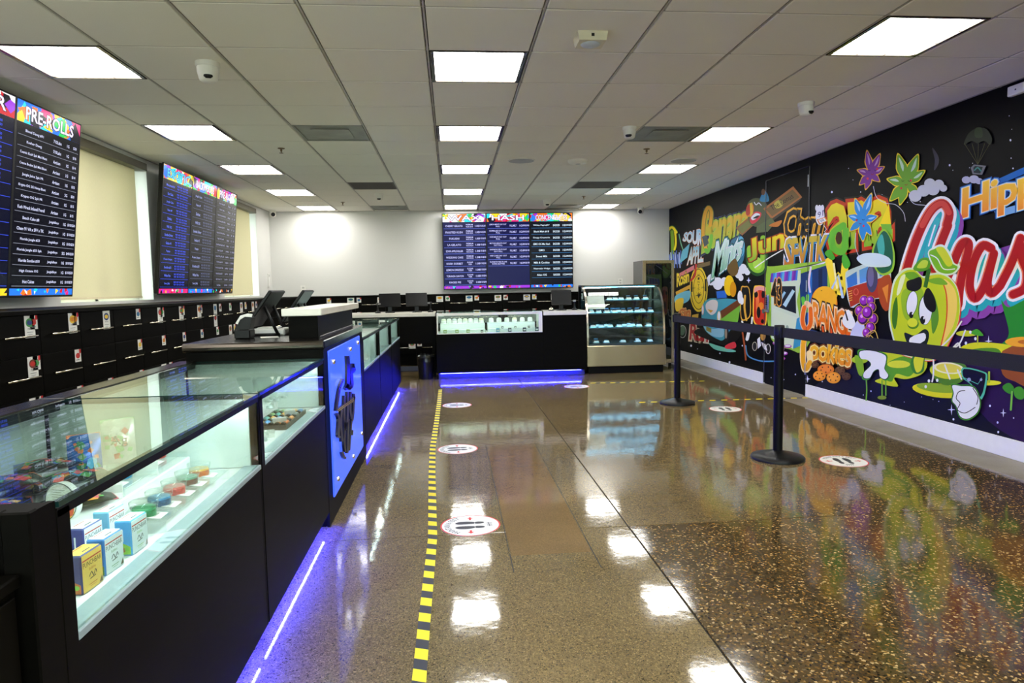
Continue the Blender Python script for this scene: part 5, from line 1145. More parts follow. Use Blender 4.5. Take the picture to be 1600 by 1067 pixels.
script('ana', [(1294, 322), (1392, 312), (1393, 376), (1296, 393)], ((250, 222, 36), (92, 178, 48)), ((.07, (30, 26, 12)), (.05, (196, 60, 24))), 'lettering', .86, lambda a: [a.stroke([(1300+k*14, 360), (1302+k*14, 376)], 1.4, (40, 120, 40)) for k in range(6)])
a = fig(); a.stroke([(1318, 352), (1301, 366), (1303, 388), (1318, 392), (1322, 360)], 10, (100, 186, 50)); a.ell(1311, 372, 5, 10, (70, 40, 16)); done(a, 'lettering'); a = fig(); a.poly([(1374, 352), (1389, 318), (1394, 365)], YEL); a.poly([(1376, 350), (1393, 350), (1394, 366), (1380, 362)], (120, 190, 60)); done(a, 'lettering')
script('Chem', [(1226, 328), (1288, 330), (1286, 366), (1228, 372)], BK, ((.09, (20, 18, 16)), (.065, (236, 176, 50))), 'lettering', .8, None, .3)
a = fig(); a.text('SFVTK', [(1228, 374), (1294, 368), (1291, 412), (1226, 418)], (232, 232, 236), .075, .85); a.text('SFVTK', [(1228, 374), (1294, 368), (1291, 412), (1226, 418)], (40, 130, 180), .05, .85, (1.5, 1)); a.text('SFVTK', [(1228, 374), (1294, 368), (1291, 412), (1226, 418)], ((206, 190, 60), (196, 96, 24)), .03, .85); done(a, 'lettering')
a = fig()                                                            # white hand with card
a.ell(1282, 338, 7, 14, (238, 240, 244)); [a.ell(1277+k*4.4, 325, 2.6, 5, (238, 240, 244)) for k in range(3)]; a.text('91', [(1278, 332), (1287, 328), (1287, 337), (1279, 340)], (50, 50, 110)); a.text('x', [(1290, 333), (1293, 332), (1293, 338), (1290, 339)], (40, 40, 60)); a.poly([(1277, 343), (1290, 339), (1294, 345), (1281, 351)], (236, 150, 60)); a.poly([(1279, 343.5), (1289, 340.5), (1292, 345), (1282, 349)], WH); a.text('VA', [(1281, 343.5), (1288, 341), (1289, 345), (1283, 347.5)], (30, 36, 90))
a.stroke([(1288, 352), (1292, 358), (1289, 362), (1293, 366)], .9, WH, False); done(a, 'hand_with_card')

a = fig()                                                            # round yellow seal
a.ell(1092, 452, 15, 37, (20, 18, 12)); a.ell(1092, 452, 14, 35.5, (240, 206, 40)); a.ring(1092, 452, 12.3, 32, 1.2, (30, 26, 10)); a.ring(1092, 452, 8.5, 22, .8, (30, 26, 10))
for k in range(7): q = -PI/2+(k-3)*.55; a.poly([(1092, 466), (1092+1.2*math.sin((k-3)*.55)-.8, 461), (1092+7*math.sin((k-3)*.5), 463-8*math.cos((k-3)*.5)), (1092+1.2*math.sin((k-3)*.55)+.8, 462)], (24, 20, 10))
for k, chh in enumerate('MINTS'): a.text(chh, [(1090.6, 428+k*5.4), (1093.4, 427.6+k*5.4), (1093.4, 431.4+k*5.4), (1090.6, 432+k*5.4)], (24, 20, 10))
a.text('EST', [(1083, 449), (1087, 448.6), (1087, 451), (1083, 451.4)], (24, 20, 10)); a.text('2006', [(1096, 448), (1101, 447.4), (1101, 450), (1096, 450.6)], (24, 20, 10)); a.rect(1080, 440, 1082.5, 456, BK); a.rect(1101.5, 436, 1104.5, 455, BK)
a.stroke([(1088, 414), (1086, 430), (1080, 438)], 3, (196, 40, 40)); a.poly([(1060, 428), (1085, 414), (1085, 421), (1061, 434)], (210, 120, 130)); a.poly([(1090, 413), (1110, 408), (1110, 414), (1090, 420)], (120, 100, 60)); done(a, 'round_seal')
script('Rosin', [(1058, 428), (1077, 422), (1077, 440), (1058, 448)], (240, 212, 60), ((.06, (60, 50, 20)),), 'lettering')
a = fig(); a.poly([(1056, 456), (1080, 444), (1080, 450), (1057, 461)], (220, 170, 60)); a.poly([(1056, 462), (1078, 454), (1076, 470), (1057, 476)], (110, 190, 220), True); a.poly([(1056, 470), (1068, 466), (1066, 482), (1057, 486)], (236, 200, 50), True); done(a, 'beach_scene')
script('Sin', [(1062, 484), (1080, 478), (1078, 498), (1062, 500)], (206, 120, 60), ((.06, (240, 190, 120)),), 'lettering')
script('Run', [(1080, 505), (1108, 512), (1106, 534), (1078, 530)], (196, 40, 44), ((.09, (236, 214, 190)),), 'lettering'); 
a = fig(); a.poly([(1082, 492), (1092, 490), (1091, 502), (1081, 500)], (236, 190, 60)); a.ell(1066, 516, 5, 8, (80, 110, 90)); a.ring(1067, 518, 6, 10, 1, (190, 190, 190)); done(a, 'lettering')

a = fig()                                                            # car
a.poly([(1085, 520), (1100, 512), (1150, 515), (1160, 520), (1140, 540), (1110, 532)], BK, True); a.poly([(1108, 536), (1122, 540), (1150, 548), (1140, 550), (1118, 546)], (120, 200, 170), True); a.poly([(1134, 540), (1148, 534), (1150, 543), (1136, 545)], (226, 60, 70), True)
a.poly([(1098, 478), (1106, 468), (1118, 466), (1150, 468), (1158, 476), (1154, 494), (1146, 508), (1132, 530), (1122, 530), (1104, 518), (1097, 500)], (70, 160, 176), True)
a.poly([(1128, 490), (1158, 468), (1157, 480), (1152, 506), (1140, 512), (1126, 504)], (120, 186, 60), True); a.poly([(1126, 486), (1160, 464), (1158, 476), (1128, 498)], (110, 60, 30)); a.poly([(1104, 474), (1114, 468), (1122, 472), (1120, 486), (1112, 492), (1104, 484)], (230, 220, 210), True); a.poly([(1106, 483), (1115, 485), (1111, 489)], (226, 170, 40))
a.poly([(1118, 454), (1136, 452), (1138, 466), (1120, 468)], (30, 30, 40)); a.poly([(1120, 455.5), (1135, 453.5), (1136, 465), (1121, 466.5)], (40, 110, 210)); a.ell(1124, 495, 3, 9, (240, 200, 110)); a.ell(1124, 494, 2, 7, WH); a.ell(1098.5, 484, 2, 8, (240, 180, 160)); a.ell(1098.5, 484, 1.2, 6, WH)
a.poly([(1098, 497), (1122, 506), (1122, 511), (1098, 502)], BK); a.poly([(1100, 510), (1116, 514), (1130, 512), (1130, 526), (1112, 524)], (150, 200, 214), True); a.poly([(1104, 510), (1112, 513), (1112, 520), (1104, 516)], (150, 130, 50)); a.ell(1136, 522, 3.4, 13, (30, 30, 30)); a.ell(1135, 521, 1.8, 8, (170, 150, 120))
a.ell(1140, 446, 8, 16, (244, 202, 30)); a.ell(1146, 452, 5, 12, (220, 150, 20)); a.poly([(1138, 415), (1150, 404), (1154, 424), (1146, 432), (1138, 424)], (110, 84, 40), True); done(a, 'cartoon_car')
a = fig()                                                            # red can and black bottle figures
a.poly([(1178, 452), (1184, 446), (1196, 448), (1199, 460), (1199, 500), (1194, 510), (1182, 508), (1177, 495)], (250, 200, 60), True, 4); a.poly([(1180, 453), (1185, 448.5), (1195, 450), (1197, 460), (1197.5, 499), (1193, 507), (1183, 506), (1178.5, 494)], (206, 48, 28), True, 4)
a.poly([(1182, 462), (1186, 456), (1187, 490), (1183, 496)], (240, 120, 60), True); a.ell(1182, 460, 3, 5, BK); a.ell(1193, 460, 2.4, 6, BK); a.ell(1190, 478, 4, 6, (240, 140, 40)); a.ell(1186, 488, 3, 9, BK); a.ell(1192, 502, 2.4, 3.4, BK); a.poly([(1180, 450), (1186, 447), (1196, 449), (1197, 455), (1187, 453), (1180, 457)], (236, 160, 150), True)
a.poly([(1158, 452), (1164, 447), (1172, 452), (1174, 490), (1166, 500), (1158, 496)], (226, 170, 60), True, 4); a.poly([(1159.5, 453), (1164, 449), (1171, 453), (1172.5, 489), (1166, 498), (1159, 494)], (18, 16, 18), True, 4); a.ell(1157, 464, 4, 10, WH); a.ell(1160, 470, 3, 6, WH); a.stroke([(1165, 462), (1164, 480), (1167, 500)], 3, (226, 170, 60)); a.stroke([(1160, 502), (1164, 508), (1174, 508), (1176, 496)], 2.6, WH)
a.stroke([(1161, 520), (1164, 540), (1166, 562)], 2.6, (170, 80, 40)); a.stroke([(1171, 518), (1168, 530)], 5, WH); a.ell(1180, 541, 4, 7, (30, 30, 34)); a.ring(1180, 541, 4, 7, .9, (200, 190, 160)); a.ell(1201, 545, 4, 8, (30, 30, 34)); a.ring(1201, 545, 4, 8, .9, (220, 214, 200)); a.poly([(1184, 530), (1188, 526), (1190, 540), (1185, 545)], WH); a.poly([(1190, 534), (1197, 538), (1200, 548), (1194, 545)], (220, 220, 222)); a.ell(1193, 525, 4, 7, (190, 140, 60)); a.stroke([(1166, 540), (1170, 556), (1190, 564), (1212, 564)], 2, (80, 140, 190)); done(a, 'bottle_figures')

a = fig()                                                            # arcade machine truck
a.poly([(1199, 420), (1210, 416), (1290, 408), (1296, 416), (1294, 470), (1260, 545), (1236, 546), (1206, 530), (1198, 470)], (150, 196, 60), True, 4)
a.poly([(1250, 428), (1294, 414), (1294, 500), (1254, 542)], (22, 54, 110)); a.poly([(1262, 428), (1270, 425), (1270, 505), (1262, 512)], (40, 110, 190)); a.poly([(1280, 421), (1286, 419), (1286, 490), (1280, 496)], (14, 30, 70))
a.poly([(1206, 428), (1252, 422), (1252, 440), (1246, 470), (1250, 495), (1240, 545), (1206, 528)], (206, 222, 196)); a.poly([(1210, 447), (1244, 447), (1245, 490), (1212, 478)], (16, 22, 40)); a.poly([(1224, 476), (1239, 452), (1243, 455), (1229, 480)], (180, 214, 226)); a.poly([(1216, 472), (1226, 455), (1229, 457), (1219, 475)], (150, 200, 220))
a.poly([(1206, 428), (1250, 420), (1294, 408), (1288, 412), (1220, 424)], WH)
for k in range(7): a.poly([(1206+k*6, 427-k*.7), (1209+k*6, 426.6-k*.7), (1207.6+k*6, 441-k*.5), (1203.6+k*6, 441-k*.5)], ((110, 50, 170), (90, 180, 220))[k % 2]); a.poly([(1209+k*6, 426.6-k*.7), (1212+k*6, 426.2-k*.7), (1210.6+k*6, 441-k*.5), (1207.6+k*6, 441-k*.5)], ((60, 120, 210), (150, 60, 180))[k % 2])
a.poly([(1208, 482), (1246, 496), (1240, 544), (1206, 528)], (214, 228, 200)); a.ell(1231, 512, 2.4, 4, (150, 170, 150)); a.poly([(1240, 545), (1246, 498), (1256, 492), (1252, 540)], (60, 150, 190)); a.text('43', [(1206, 438), (1222, 435), (1222, 478), (1206, 472)], (226, 160, 70), .06); a.text('43', [(1206, 438), (1222, 435), (1222, 478), (1206, 472)], BK, .02)
for u, v in ((1226, 552), (1221, 545), (1232, 541), (1222, 560), (1214, 536)): a.ell(u, v, 6, 3, (170, 60, 170)); a.ell(u, v-.6, 4.5, 1.8, (240, 230, 244))
a.stroke([(1268, 418), (1265, 440), (1267, 456)], 3, (232, 216, 236)); a.stroke([(1256, 466), (1258, 482)], 6, (100, 200, 70)); a.stroke([(1263, 462), (1262, 486)], 5, (120, 210, 80)); done(a, 'arcade_machine')

a = fig()                                                            # yellow W, bus, orange
a.stroke([(1296, 408), (1303, 440), (1304, 462), (1311, 430), (1316, 460), (1322, 412)], 11, (250, 222, 60)); a.stroke([(1304, 412), (1309, 450)], 3, (250, 240, 180)); a.stroke([(1298, 458), (1311, 430), (1318, 464)], 4.4, (180, 206, 236), False); a.poly([(1290, 396), (1298, 390), (1306, 402), (1300, 406)], (70, 170, 40), True); a.poly([(1317, 402), (1322, 396), (1330, 412), (1324, 420), (1318, 414)], (80, 180, 50), True)
a.poly([(1322, 432), (1332, 420), (1380, 405), (1392, 414), (1390, 460), (1350, 470), (1330, 480)], (190, 210, 220), True, 3); a.poly([(1325, 450), (1392, 430), (1390, 462), (1350, 470), (1330, 480)], (176, 52, 34)); a.poly([(1324, 434), (1340, 424), (1341, 444), (1326, 450)], (60, 120, 200)); a.poly([(1344, 422), (1358, 416), (1359, 438), (1345, 443)], (90, 150, 220)); a.poly([(1374, 412), (1386, 408), (1388, 428), (1376, 432)], (80, 140, 220))
for k in range(5): a.stroke([(1327, 456+k*3.6), (1333, 454+k*3.6)], 1, (240, 190, 80), False, cap=False)
a.ring(1339, 456, 4, 5.4, .9, (230, 110, 90)); a.ell(1364, 435, 9, 22, (70, 66, 100)); a.ell(1362, 432, 5, 16, (110, 104, 150)); a.ell(1352, 470, 8, 7, (30, 80, 40)); a.poly([(1374, 440), (1392, 430), (1396, 470), (1386, 486), (1376, 470)], (176, 74, 30), True); a.poly([(1380, 450), (1390, 444), (1388, 474)], (230, 140, 50)); done(a, 'bus')
a = fig(); a.poly([(1364, 392), (1374, 366), (1384, 358), (1394, 372), (1400, 400), (1396, 424), (1380, 430), (1368, 418)], (150, 200, 60), True); a.poly([(1367, 392), (1376, 368), (1384, 361), (1393, 374), (1397, 400), (1394, 420), (1380, 427), (1370, 416)], (24, 96, 70), True); a.poly([(1372, 380), (1380, 366), (1384, 390), (1378, 404)], (70, 176, 160), True); a.poly([(1340, 404), (1352, 396), (1374, 396), (1392, 404), (1390, 416), (1356, 416)], (206, 226, 230), True); done(a, 'bush')
a = fig(); a.ell(1289, 474, 21, 27, (240, 130, 26)); a.ell(1290, 467, 19, 20, (250, 186, 40)); a.ell(1294, 506, 17, 16, (226, 84, 24)); a.ell(1285, 454, 1, .7, (90, 60, 20)); done(a, 'orange_fruit')
script('RANGE', [(1272, 472), (1332, 490), (1332, 526), (1270, 508)], ((246, 150, 40), (232, 92, 22)), ((.12, (40, 20, 10)), (.07, (246, 214, 170))), 'lettering', .86)
a = fig(); a.stroke([(1258, 480), (1255, 500), (1260, 514), (1268, 506), (1268, 482), (1262, 474)], 8.5, (246, 210, 160)); a.stroke([(1258, 480), (1255, 500), (1260, 514), (1268, 506), (1268, 482)], 6, (240, 110, 26)); done(a, 'lettering')
script('ookies', [(1268, 530), (1333, 536), (1330, 572), (1266, 560)], ((250, 200, 40), (240, 140, 30)), ((.10, (120, 60, 14)), (.05, (250, 226, 150))), 'lettering', .86)
a = fig(); a.stroke([(1268, 522), (1258, 530), (1256, 560), (1260, 578), (1267, 566), (1266, 552)], 9.5, (252, 226, 160)); a.stroke([(1268, 522), (1258, 530), (1256, 560), (1260, 577), (1267, 566)], 7, (246, 176, 36)); done(a, 'lettering')
a = fig()
for u, v, rx, ry, c in ((1275, 570, 6, 5, (90, 58, 26)), (1314, 579, 8, 7, (96, 66, 30)), (1324, 588, 7, 6, (84, 58, 26)), (1292, 577, 13, 8, (236, 130, 36)), (1282, 587, 10, 8, (244, 150, 40)), (1304, 590, 11, 9, (240, 156, 44))):
    a.ell(u, v, rx, ry, c); a.ell(u-1, v-1, rx*.8, ry*.7, tuple(min(255, x+14) for x in c))
    for k in range(5): a.ell(u+rx*.6*math.cos(k*1.3+u), v+ry*.55*math.sin(k*1.3+u), 1.1, 1.1, (70, 34, 16), n=8)
done(a, 'cookies')
a = fig()                                                            # purple berry bunch and white glove
a.poly([(1330, 524), (1342, 500), (1352, 508), (1352, 530), (1340, 536)], (200, 204, 236), True); a.poly([(1318, 498), (1326, 484), (1332, 490), (1338, 506), (1330, 514), (1320, 508)], WH, True); a.stroke([(1322, 486), (1326, 500)], 2.4, (40, 40, 40))
for u, v, r in ((1345, 486, 8), (1352, 470, 8), (1362, 470, 7), (1350, 497, 9), (1364, 480, 7), (1366, 498, 8), (1357, 488, 9), (1362, 512, 8), (1356, 520, 7)): a.ell(u, v, r*1.0, r*1.15, (210, 170, 60)); a.ell(u, v, r*.9, r*1.05, (60, 14, 80)); a.ell(u-1, v-1, r*.72, r*.84, (150, 40, 180)); a.ell(u-2, v-3, r*.24, r*.3, (226, 150, 240))
a.stroke([(1355, 524), (1368, 516), (1374, 530)], 1.2, (226, 190, 80)); a.stroke([(1350, 530), (1362, 524), (1370, 536)], 1.2, (214, 180, 80)); done(a, 'berry_bunch')

def leaf_balloon(name, petals, body, hi, rim, cheeks, tail):
    a = fig()
    for off, c in ((1.6, rim), (0, None)):
        for (bx, by), (tx, ty), w in petals:
            dx, dy = tx-bx, ty-by; l = math.hypot(dx, dy); nx, ny = -dy/l, dx/l; W = w+off; ex, ey = dx/l*off*1.5, dy/l*off*1.5
            pts = [(bx, by), (bx+dx*.45+nx*W, by+dy*.45+ny*W), (bx+dx*.75+nx*W*.7, by+dy*.75+ny*W*.7), (tx+ex, ty+ey), (bx+dx*.75-nx*W*.7, by+dy*.75-ny*W*.7), (bx+dx*.45-nx*W, by+dy*.45-ny*W)]
            a.poly(pts, c or body, True, 3)
    for (bx, by), (tx, ty), w in petals[:4]:
        dx, dy = tx-bx, ty-by; l = math.hypot(dx, dy); nx, ny = -dy/l, dx/l; W = w*.45
        a.poly([(bx+dx*.4, by+dy*.4), (bx+dx*.6+nx*W, by+dy*.6+ny*W), (bx+dx*.9, by+dy*.9), (bx+dx*.65-nx*W*.3, by+dy*.65-ny*W*.3)], hi, True, 3)
    bx, by = petals[0][0]; a.ell(bx, by, 8, 8, body); 
    for u, v in cheeks: a.ell(u, v, 1.7, 1.9, (220, 50, 70), n=10)
    mu, mv = (cheeks[0][0]+cheeks[-1][0])/2, (cheeks[0][1]+cheeks[-1][1])/2-1
    for s in (-1, 1): a.stroke([(mu+s*5-2, mv-5), (mu+s*5, mv-3.6), (mu+s*5+2, mv-5)], .8, tuple(int(x*.4) for x in body), cap=False)
    a.stroke([(mu-2, mv+1), (mu, mv+2.4), (mu+2.4, mv+.6)], .9, (150, 30, 40), cap=False)
    a.stroke(tail, .9, (200, 200, 210), cap=False); done(a, name)
leaf_balloon('leaf_balloon', [((1361, 272), (1355, 236), 5), ((1361, 272), (1375, 241), 5), ((1361, 272), (1381, 261), 5), ((1361, 272), (1341, 266), 5), ((1361, 272), (1344, 288), 5), ((1361, 272), (1353, 295), 4.4), ((1361, 272), (1374, 283), 4.4)], (120, 44, 140), (190, 140, 200), (230, 170, 50), ((1356, 279), (1371, 264)), [(1365, 291), (1370, 308), (1384, 317), (1400, 320), (1412, 332), (1415, 346)])
leaf_balloon('leaf_balloon', [((1418, 286), (1405, 241), 8), ((1418, 286), (1436, 242), 8), ((1418, 286), (1446, 267), 7), ((1418, 286), (1389, 280), 7), ((1418, 286), (1393, 313), 7), ((1418, 286), (1408, 319), 6), ((1418, 286), (1437, 305), 6)], (104, 164, 40), (190, 220, 190), (240, 214, 40), ((1410, 294), (1425, 282)), [(1424, 312), (1432, 319), (1450, 321), (1468, 326), (1480, 344), (1492, 364), (1504, 368)])
leaf_balloon('leaf_balloon', [((1349, 344), (1338, 311), 6), ((1349, 344), (1363, 303), 6), ((1349, 344), (1372, 338), 5.6), ((1349, 344), (1327, 337), 5.4), ((1349, 344), (1330, 360), 5), ((1349, 344), (1350, 376), 5.6), ((1349, 344), (1363, 367), 5)], (44, 140, 206), (150, 206, 238), (240, 206, 60), ((1340, 344), (1351, 353)), [(1339, 364), (1338, 384), (1345, 404)])

a = fig()                                                            # clouds, parachute
for u, v, r in ((1455, 287, 9), (1469, 288, 8), (1445, 298, 10), (1460, 296, 10), (1476, 294, 6), (1432, 306, 10)): a.ell(u, v, r, r*.92, (196, 200, 204), n=16)
done(a, 'cloud'); a = fig()
for u, v, r in ((1512, 281, 7), (1524, 280, 8), (1532, 283, 6)): a.ell(u, v, r, r*.8, (178, 180, 200), n=14)
done(a, 'cloud'); a = fig()
a.poly([(1508, 226), (1516, 208), (1530, 200), (1544, 202), (1552, 216), (1549, 226), (1540, 220), (1530, 224), (1520, 220)], (26, 36, 20), True); a.poly([(1526, 201), (1536, 200), (1537, 214), (1526, 214)], (38, 56, 28), True)
for u in (1509, 1521, 1531, 1541, 1549): a.stroke([(u, 224), (1530, 257)], .6, (70, 70, 30), False, cap=False)
a.poly([(1519, 262), (1524, 257), (1543, 259), (1537, 273), (1522, 272)], (110, 112, 120)); a.poly([(1523, 262), (1526, 259), (1538, 261), (1534, 271), (1524, 270)], (28, 46, 44)); a.stroke([(1525, 266), (1530, 262), (1535, 267)], 2, (60, 130, 120)); done(a, 'parachute')
a = fig(); a.poly([(1548, 286), (1640, 244), (1640, 256), (1550, 294)], (20, 100, 176)); a.poly([(1556, 330), (1640, 306), (1640, 318), (1560, 340)], (120, 170, 216)); done(a, 'banner_bar')
script('Hipp', [(1508, 296), (1622, 258), (1622, 318), (1506, 354)], ((248, 206, 60), (236, 120, 40)), ((.075, (20, 70, 140)), (.05, (110, 180, 226)), (.03, (250, 226, 180))), 'lettering', .92)

a = fig()                                                            # large red brush script
STR = [[(1482, 352), (1486, 332), (1476, 318), (1460, 326), (1444, 352), (1428, 392), (1416, 436), (1414, 478)], [(1484, 352), (1470, 388), (1462, 420)],
       [(1478, 446), (1492, 412), (1504, 384), (1514, 378), (1516, 390), (1504, 440), (1500, 476)], [(1552, 388), (1538, 384), (1524, 410), (1518, 446), (1526, 466), (1540, 448), (1554, 404)], [(1556, 396), (1546, 440), (1552, 458), (1566, 446)],
       [(1566, 446), (1584, 410), (1598, 372)], [(1597, 380), (1600, 404), (1608, 426), (1604, 450), (1586, 460)]]
for w, c, s in ((34, (140, 70, 160), (5, 16)), (27, (40, 170, 176), (3, 8)), (23, (240, 240, 240), (0, 0)), (15, (232, 120, 90), (-.6, 0)), (12.5, (176, 18, 26), (.4, 0))):
    for p in STR: a.stroke([(q[0]+s[0], q[1]+s[1]) for q in p], w, c)
for p in STR[:1]: a.stroke(p[1:5], 9, (214, 70, 60))
a.stroke([(1468, 344), (1456, 380), (1448, 418)], 9, (60, 180, 180)); a.stroke([(1464, 352), (1454, 384)], 2.4, WH); done(a, 'brush_lettering')
a = fig(); a.poly([(1568, 470), (1580, 480), (1620, 470), (1620, 560), (1575, 552), (1567, 540), (1580, 520)], (40, 140, 40), True); done(a, 'bush')

a = fig()                                                            # green slime pools
a.poly([(1355, 548), (1380, 536), (1420, 538), (1450, 560), (1446, 582), (1420, 592), (1400, 590), (1405, 604), (1370, 596), (1385, 586), (1380, 560)], (200, 214, 30), True); a.poly([(1388, 568), (1420, 556), (1434, 572), (1424, 588), (1404, 584), (1396, 596), (1386, 590)], (90, 160, 30), True); a.ell(1407, 569, 18, 6, (214, 220, 50)); a.ell(1346, 562, 13, 6, (170, 200, 30)); a.poly([(1338, 556), (1350, 562), (1352, 585), (1344, 584)], (130, 180, 30), True)
a.ell(1470, 610, 42, 11, (226, 222, 30), .12); a.ell(1468, 606, 33, 7, (140, 176, 40), .12); a.poly([(1500, 548), (1520, 536), (1560, 536), (1600, 544), (1612, 560), (1560, 568), (1520, 562)], (214, 216, 30), True); a.poly([(1522, 546), (1560, 544), (1566, 556), (1530, 558)], (80, 140, 34), True); a.poly([(1534, 549), (1556, 550), (1552, 556), (1536, 555)], (150, 200, 60), True); a.ell(1514, 521, 17, 4.6, (200, 206, 40)); a.poly([(1520, 520), (1530, 514), (1540, 524), (1530, 524)], (70, 160, 40), True); a.stroke([(1531, 524), (1531, 538)], 1.8, (190, 200, 50), cap=False); a.ell(1548, 598, 20, 4, (220, 220, 40)); a.stroke([(1549, 580), (1549, 598)], 3, (160, 190, 50), cap=False)
for p in ([(1356, 590), (1357, 608), (1356, 626)], [(1381, 594), (1381, 618)], [(1387, 592), (1387, 618)]): a.stroke(p, 2, (110, 176, 50), cap=False)
a.ell(1381, 621, 7, 3, (120, 140, 40)); done(a, 'slime_pool')
a = fig()                                                            # smiling green apple
OUT = [(1396, 470), (1402, 440), (1416, 424), (1432, 422), (1446, 434), (1458, 430), (1478, 430), (1496, 446), (1503, 474), (1500, 504), (1490, 526), (1478, 548), (1460, 562), (1430, 558), (1408, 548), (1398, 520), (1394, 496)]
a.poly([(1450+(p[0]-1450)*1.045, 492+(p[1]-492)*1.035) for p in OUT], (226, 70, 40), True); a.poly([(1449+(p[0]-1450)*1.03, 491+(p[1]-492)*1.03) for p in OUT], (216, 232, 200), True); a.poly(OUT, (196, 212, 34), True)
a.poly([(1478, 436), (1494, 450), (1499, 474), (1494, 506), (1480, 532), (1474, 544), (1482, 500), (1482, 462)], (244, 212, 96), True); a.stroke([(1474, 436), (1482, 460), (1482, 500), (1472, 546)], 2, (220, 80, 40)); a.poly([(1398, 480), (1404, 464), (1406, 490), (1402, 514), (1397, 504)], (60, 120, 30), True); a.poly([(1416, 428), (1432, 425), (1444, 438), (1440, 446), (1428, 440)], (110, 170, 40), True); a.poly([(1410, 434), (1418, 430), (1410, 456), (1404, 460)], (236, 244, 180), True); a.poly([(1452, 438), (1472, 434), (1484, 444), (1466, 444)], (120, 176, 40), True); a.poly([(1414, 454), (1440, 448), (1448, 470), (1440, 500), (1420, 500), (1412, 480)], (150, 190, 40), True); a.poly([(1458, 460), (1466, 470), (1470, 500), (1460, 520)], (90, 150, 40), True)
a.ell(1428, 474, 9, 20, (60, 110, 30), .15); a.ell(1428, 474, 8, 19, WH, .15); a.ell(1449, 484, 11, 24, (60, 110, 30), .05); a.ell(1449.5, 484, 10, 23, WH, .05); a.ell(1427, 492, 3.4, 5, BK); a.ell(1445, 500, 4, 6.4, BK); a.ell(1429, 490, 1, 1.6, WH); a.ell(1447, 497, 1.2, 2, WH)
a.poly([(1420, 440), (1430, 436), (1442, 433), (1443, 448), (1434, 455), (1421, 452)], BK, True, 3); a.poly([(1450, 452), (1456, 451), (1464, 466), (1466, 482), (1460, 488), (1450, 480), (1446, 466)], BK, True, 3); a.ell(1430, 506, 9, 8, (80, 140, 30)); a.ell(1429, 504, 8, 7, (216, 224, 50)); a.poly([(1416, 520), (1432, 524), (1448, 514), (1455, 522), (1450, 540), (1436, 548), (1424, 542)], (16, 30, 16), True); a.poly([(1425, 528), (1447, 520), (1448, 532), (1428, 540)], WH, True, 3); a.poly([(1428, 542), (1440, 536), (1444, 546), (1436, 550)], (160, 200, 60), True)
a.poly([(1446, 448), (1452, 418), (1458, 420), (1452, 450)], (50, 110, 36)); a.poly([(1430, 420), (1442, 404), (1456, 404), (1456, 418), (1444, 424)], (90, 160, 40), True); a.poly([(1436, 418), (1444, 407), (1453, 408), (1450, 418)], (190, 214, 70), True)
a.poly([(1453, 396), (1462, 386), (1476, 382), (1488, 394), (1494, 410), (1504, 416), (1494, 428), (1478, 430), (1464, 422)], (226, 240, 220), True); a.poly([(1455, 396), (1463, 389), (1475, 386), (1485, 396), (1491, 411), (1500, 417), (1492, 426), (1478, 427), (1466, 420)], (120, 186, 40), True); a.poly([(1466, 388), (1477, 386), (1486, 398), (1492, 412), (1484, 416), (1474, 402)], (206, 214, 50), True); a.stroke([(1457, 398), (1468, 404), (1478, 420), (1496, 420)], 1.6, WH, cap=False); done(a, 'apple_figure')
a = fig()                                                            # splash, lime slice, gloved hands, phone, sprout, cup
a.poly([(1456, 574), (1480, 566), (1512, 570), (1510, 592), (1490, 602), (1468, 596)], (80, 130, 30), True); a.ell(1484, 580, 28, 12, (206, 212, 40), .1); a.ell(1486, 575, 24, 9, (240, 236, 190), .1); a.ell(1486, 575, 20, 7, (226, 214, 80), .1)
done(a, 'lime_slice'); a = fig()
for p in ([(1470, 545), (1490, 526), (1506, 502)], [(1474, 550), (1500, 540), (1512, 516)], [(1480, 560), (1500, 536), (1504, 548)], [(1462, 560), (1462, 584), (1460, 596)], [(1480, 570), (1488, 592)], [(1500, 578), (1506, 592)]): a.stroke(p, 2.4, (232, 232, 224))
for u, v in ((1520, 519), (1513, 536), (1528, 529), (1530, 556), (1541, 559), (1455, 595), (1450, 604), (1468, 594)): a.ell(u, v, 2, 2.6, (232, 236, 236), n=10)
a.poly([(1428, 560), (1440, 544), (1450, 540), (1448, 566), (1446, 580), (1434, 584), (1427, 574)], (60, 130, 40), True); a.poly([(1431, 562), (1440, 550), (1448, 548), (1446, 566), (1443, 578), (1435, 581)], (216, 220, 40), True)
done(a, 'splash', True); a = fig()
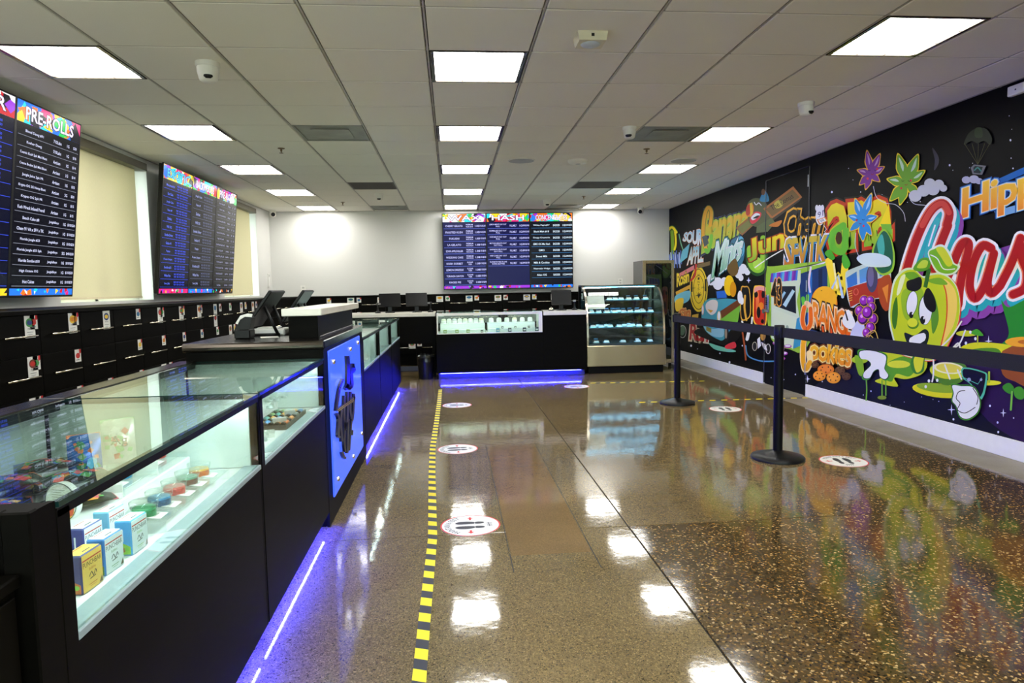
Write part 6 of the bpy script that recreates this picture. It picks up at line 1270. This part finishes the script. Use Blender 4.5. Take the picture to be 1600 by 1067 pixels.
for grow, c in ((1.12, GRN), (1.05, BK), (1, WH)):
    g = lambda P, cx, cy: [(cx+(p[0]-cx)*grow, cy+(p[1]-cy)*grow) for p in P]
    a.poly(g([(1347, 549), (1366, 548), (1386, 555), (1387, 566), (1385, 576), (1391, 586), (1386, 592), (1378, 588), (1376, 577), (1368, 580), (1362, 590), (1353, 590), (1353, 582), (1364, 570), (1358, 562), (1348, 560)], 1370, 570), c, True)
done(a, 'gloved_hand'); a = fig(); a.poly([(1508, 574), (1540, 580), (1547, 590), (1538, 624), (1520, 600), (1508, 590)], (90, 190, 150), True, 3); a.poly([(1510, 576), (1539, 582), (1544, 590), (1536, 620), (1522, 600), (1510, 590)], (14, 14, 20), True, 3); a.stroke([(1510, 590), (1532, 600), (1538, 590)], 1, (90, 190, 150), False, cap=False); a.ell(1518, 593, 3, 3, (150, 160, 190)); a.ell(1537, 593, 2, 2, (150, 160, 190))
for grow, c in ((1.09, GRN), (1.04, BK), (1, WH)): a.poly(g([(1492, 602), (1506, 603), (1522, 604), (1530, 612), (1535, 630), (1530, 645), (1516, 654), (1504, 650), (1498, 634), (1492, 626), (1494, 614)], 1514, 628), c, True)
a.stroke([(1512, 610), (1502, 612), (1498, 622), (1504, 630), (1500, 640), (1512, 645), (1528, 636)], 1.2, BK, cap=False); a.stroke([(1524, 606), (1532, 620), (1530, 632)], 1.2, BK, cap=False)
done(a, 'hand_with_phone'); a = fig(); a.poly([(1570, 604), (1580, 598), (1588, 606), (1584, 615), (1575, 612)], (60, 140, 40), True); a.poly([(1588, 608), (1598, 604), (1608, 616), (1600, 624), (1590, 620)], (70, 150, 40), True); a.stroke([(1585, 612), (1584, 628), (1583, 640)], 3, (120, 190, 70)); done(a, 'sprout'); a = fig(); a.poly([(1570, 548), (1620, 540), (1620, 604), (1590, 596), (1570, 584)], (150, 80, 26), True, 3); a.ell(1604, 534, 30, 8, (240, 170, 40)); a.ell(1608, 534, 14, 3.6, (200, 110, 30)); done(a, 'orange_cup')
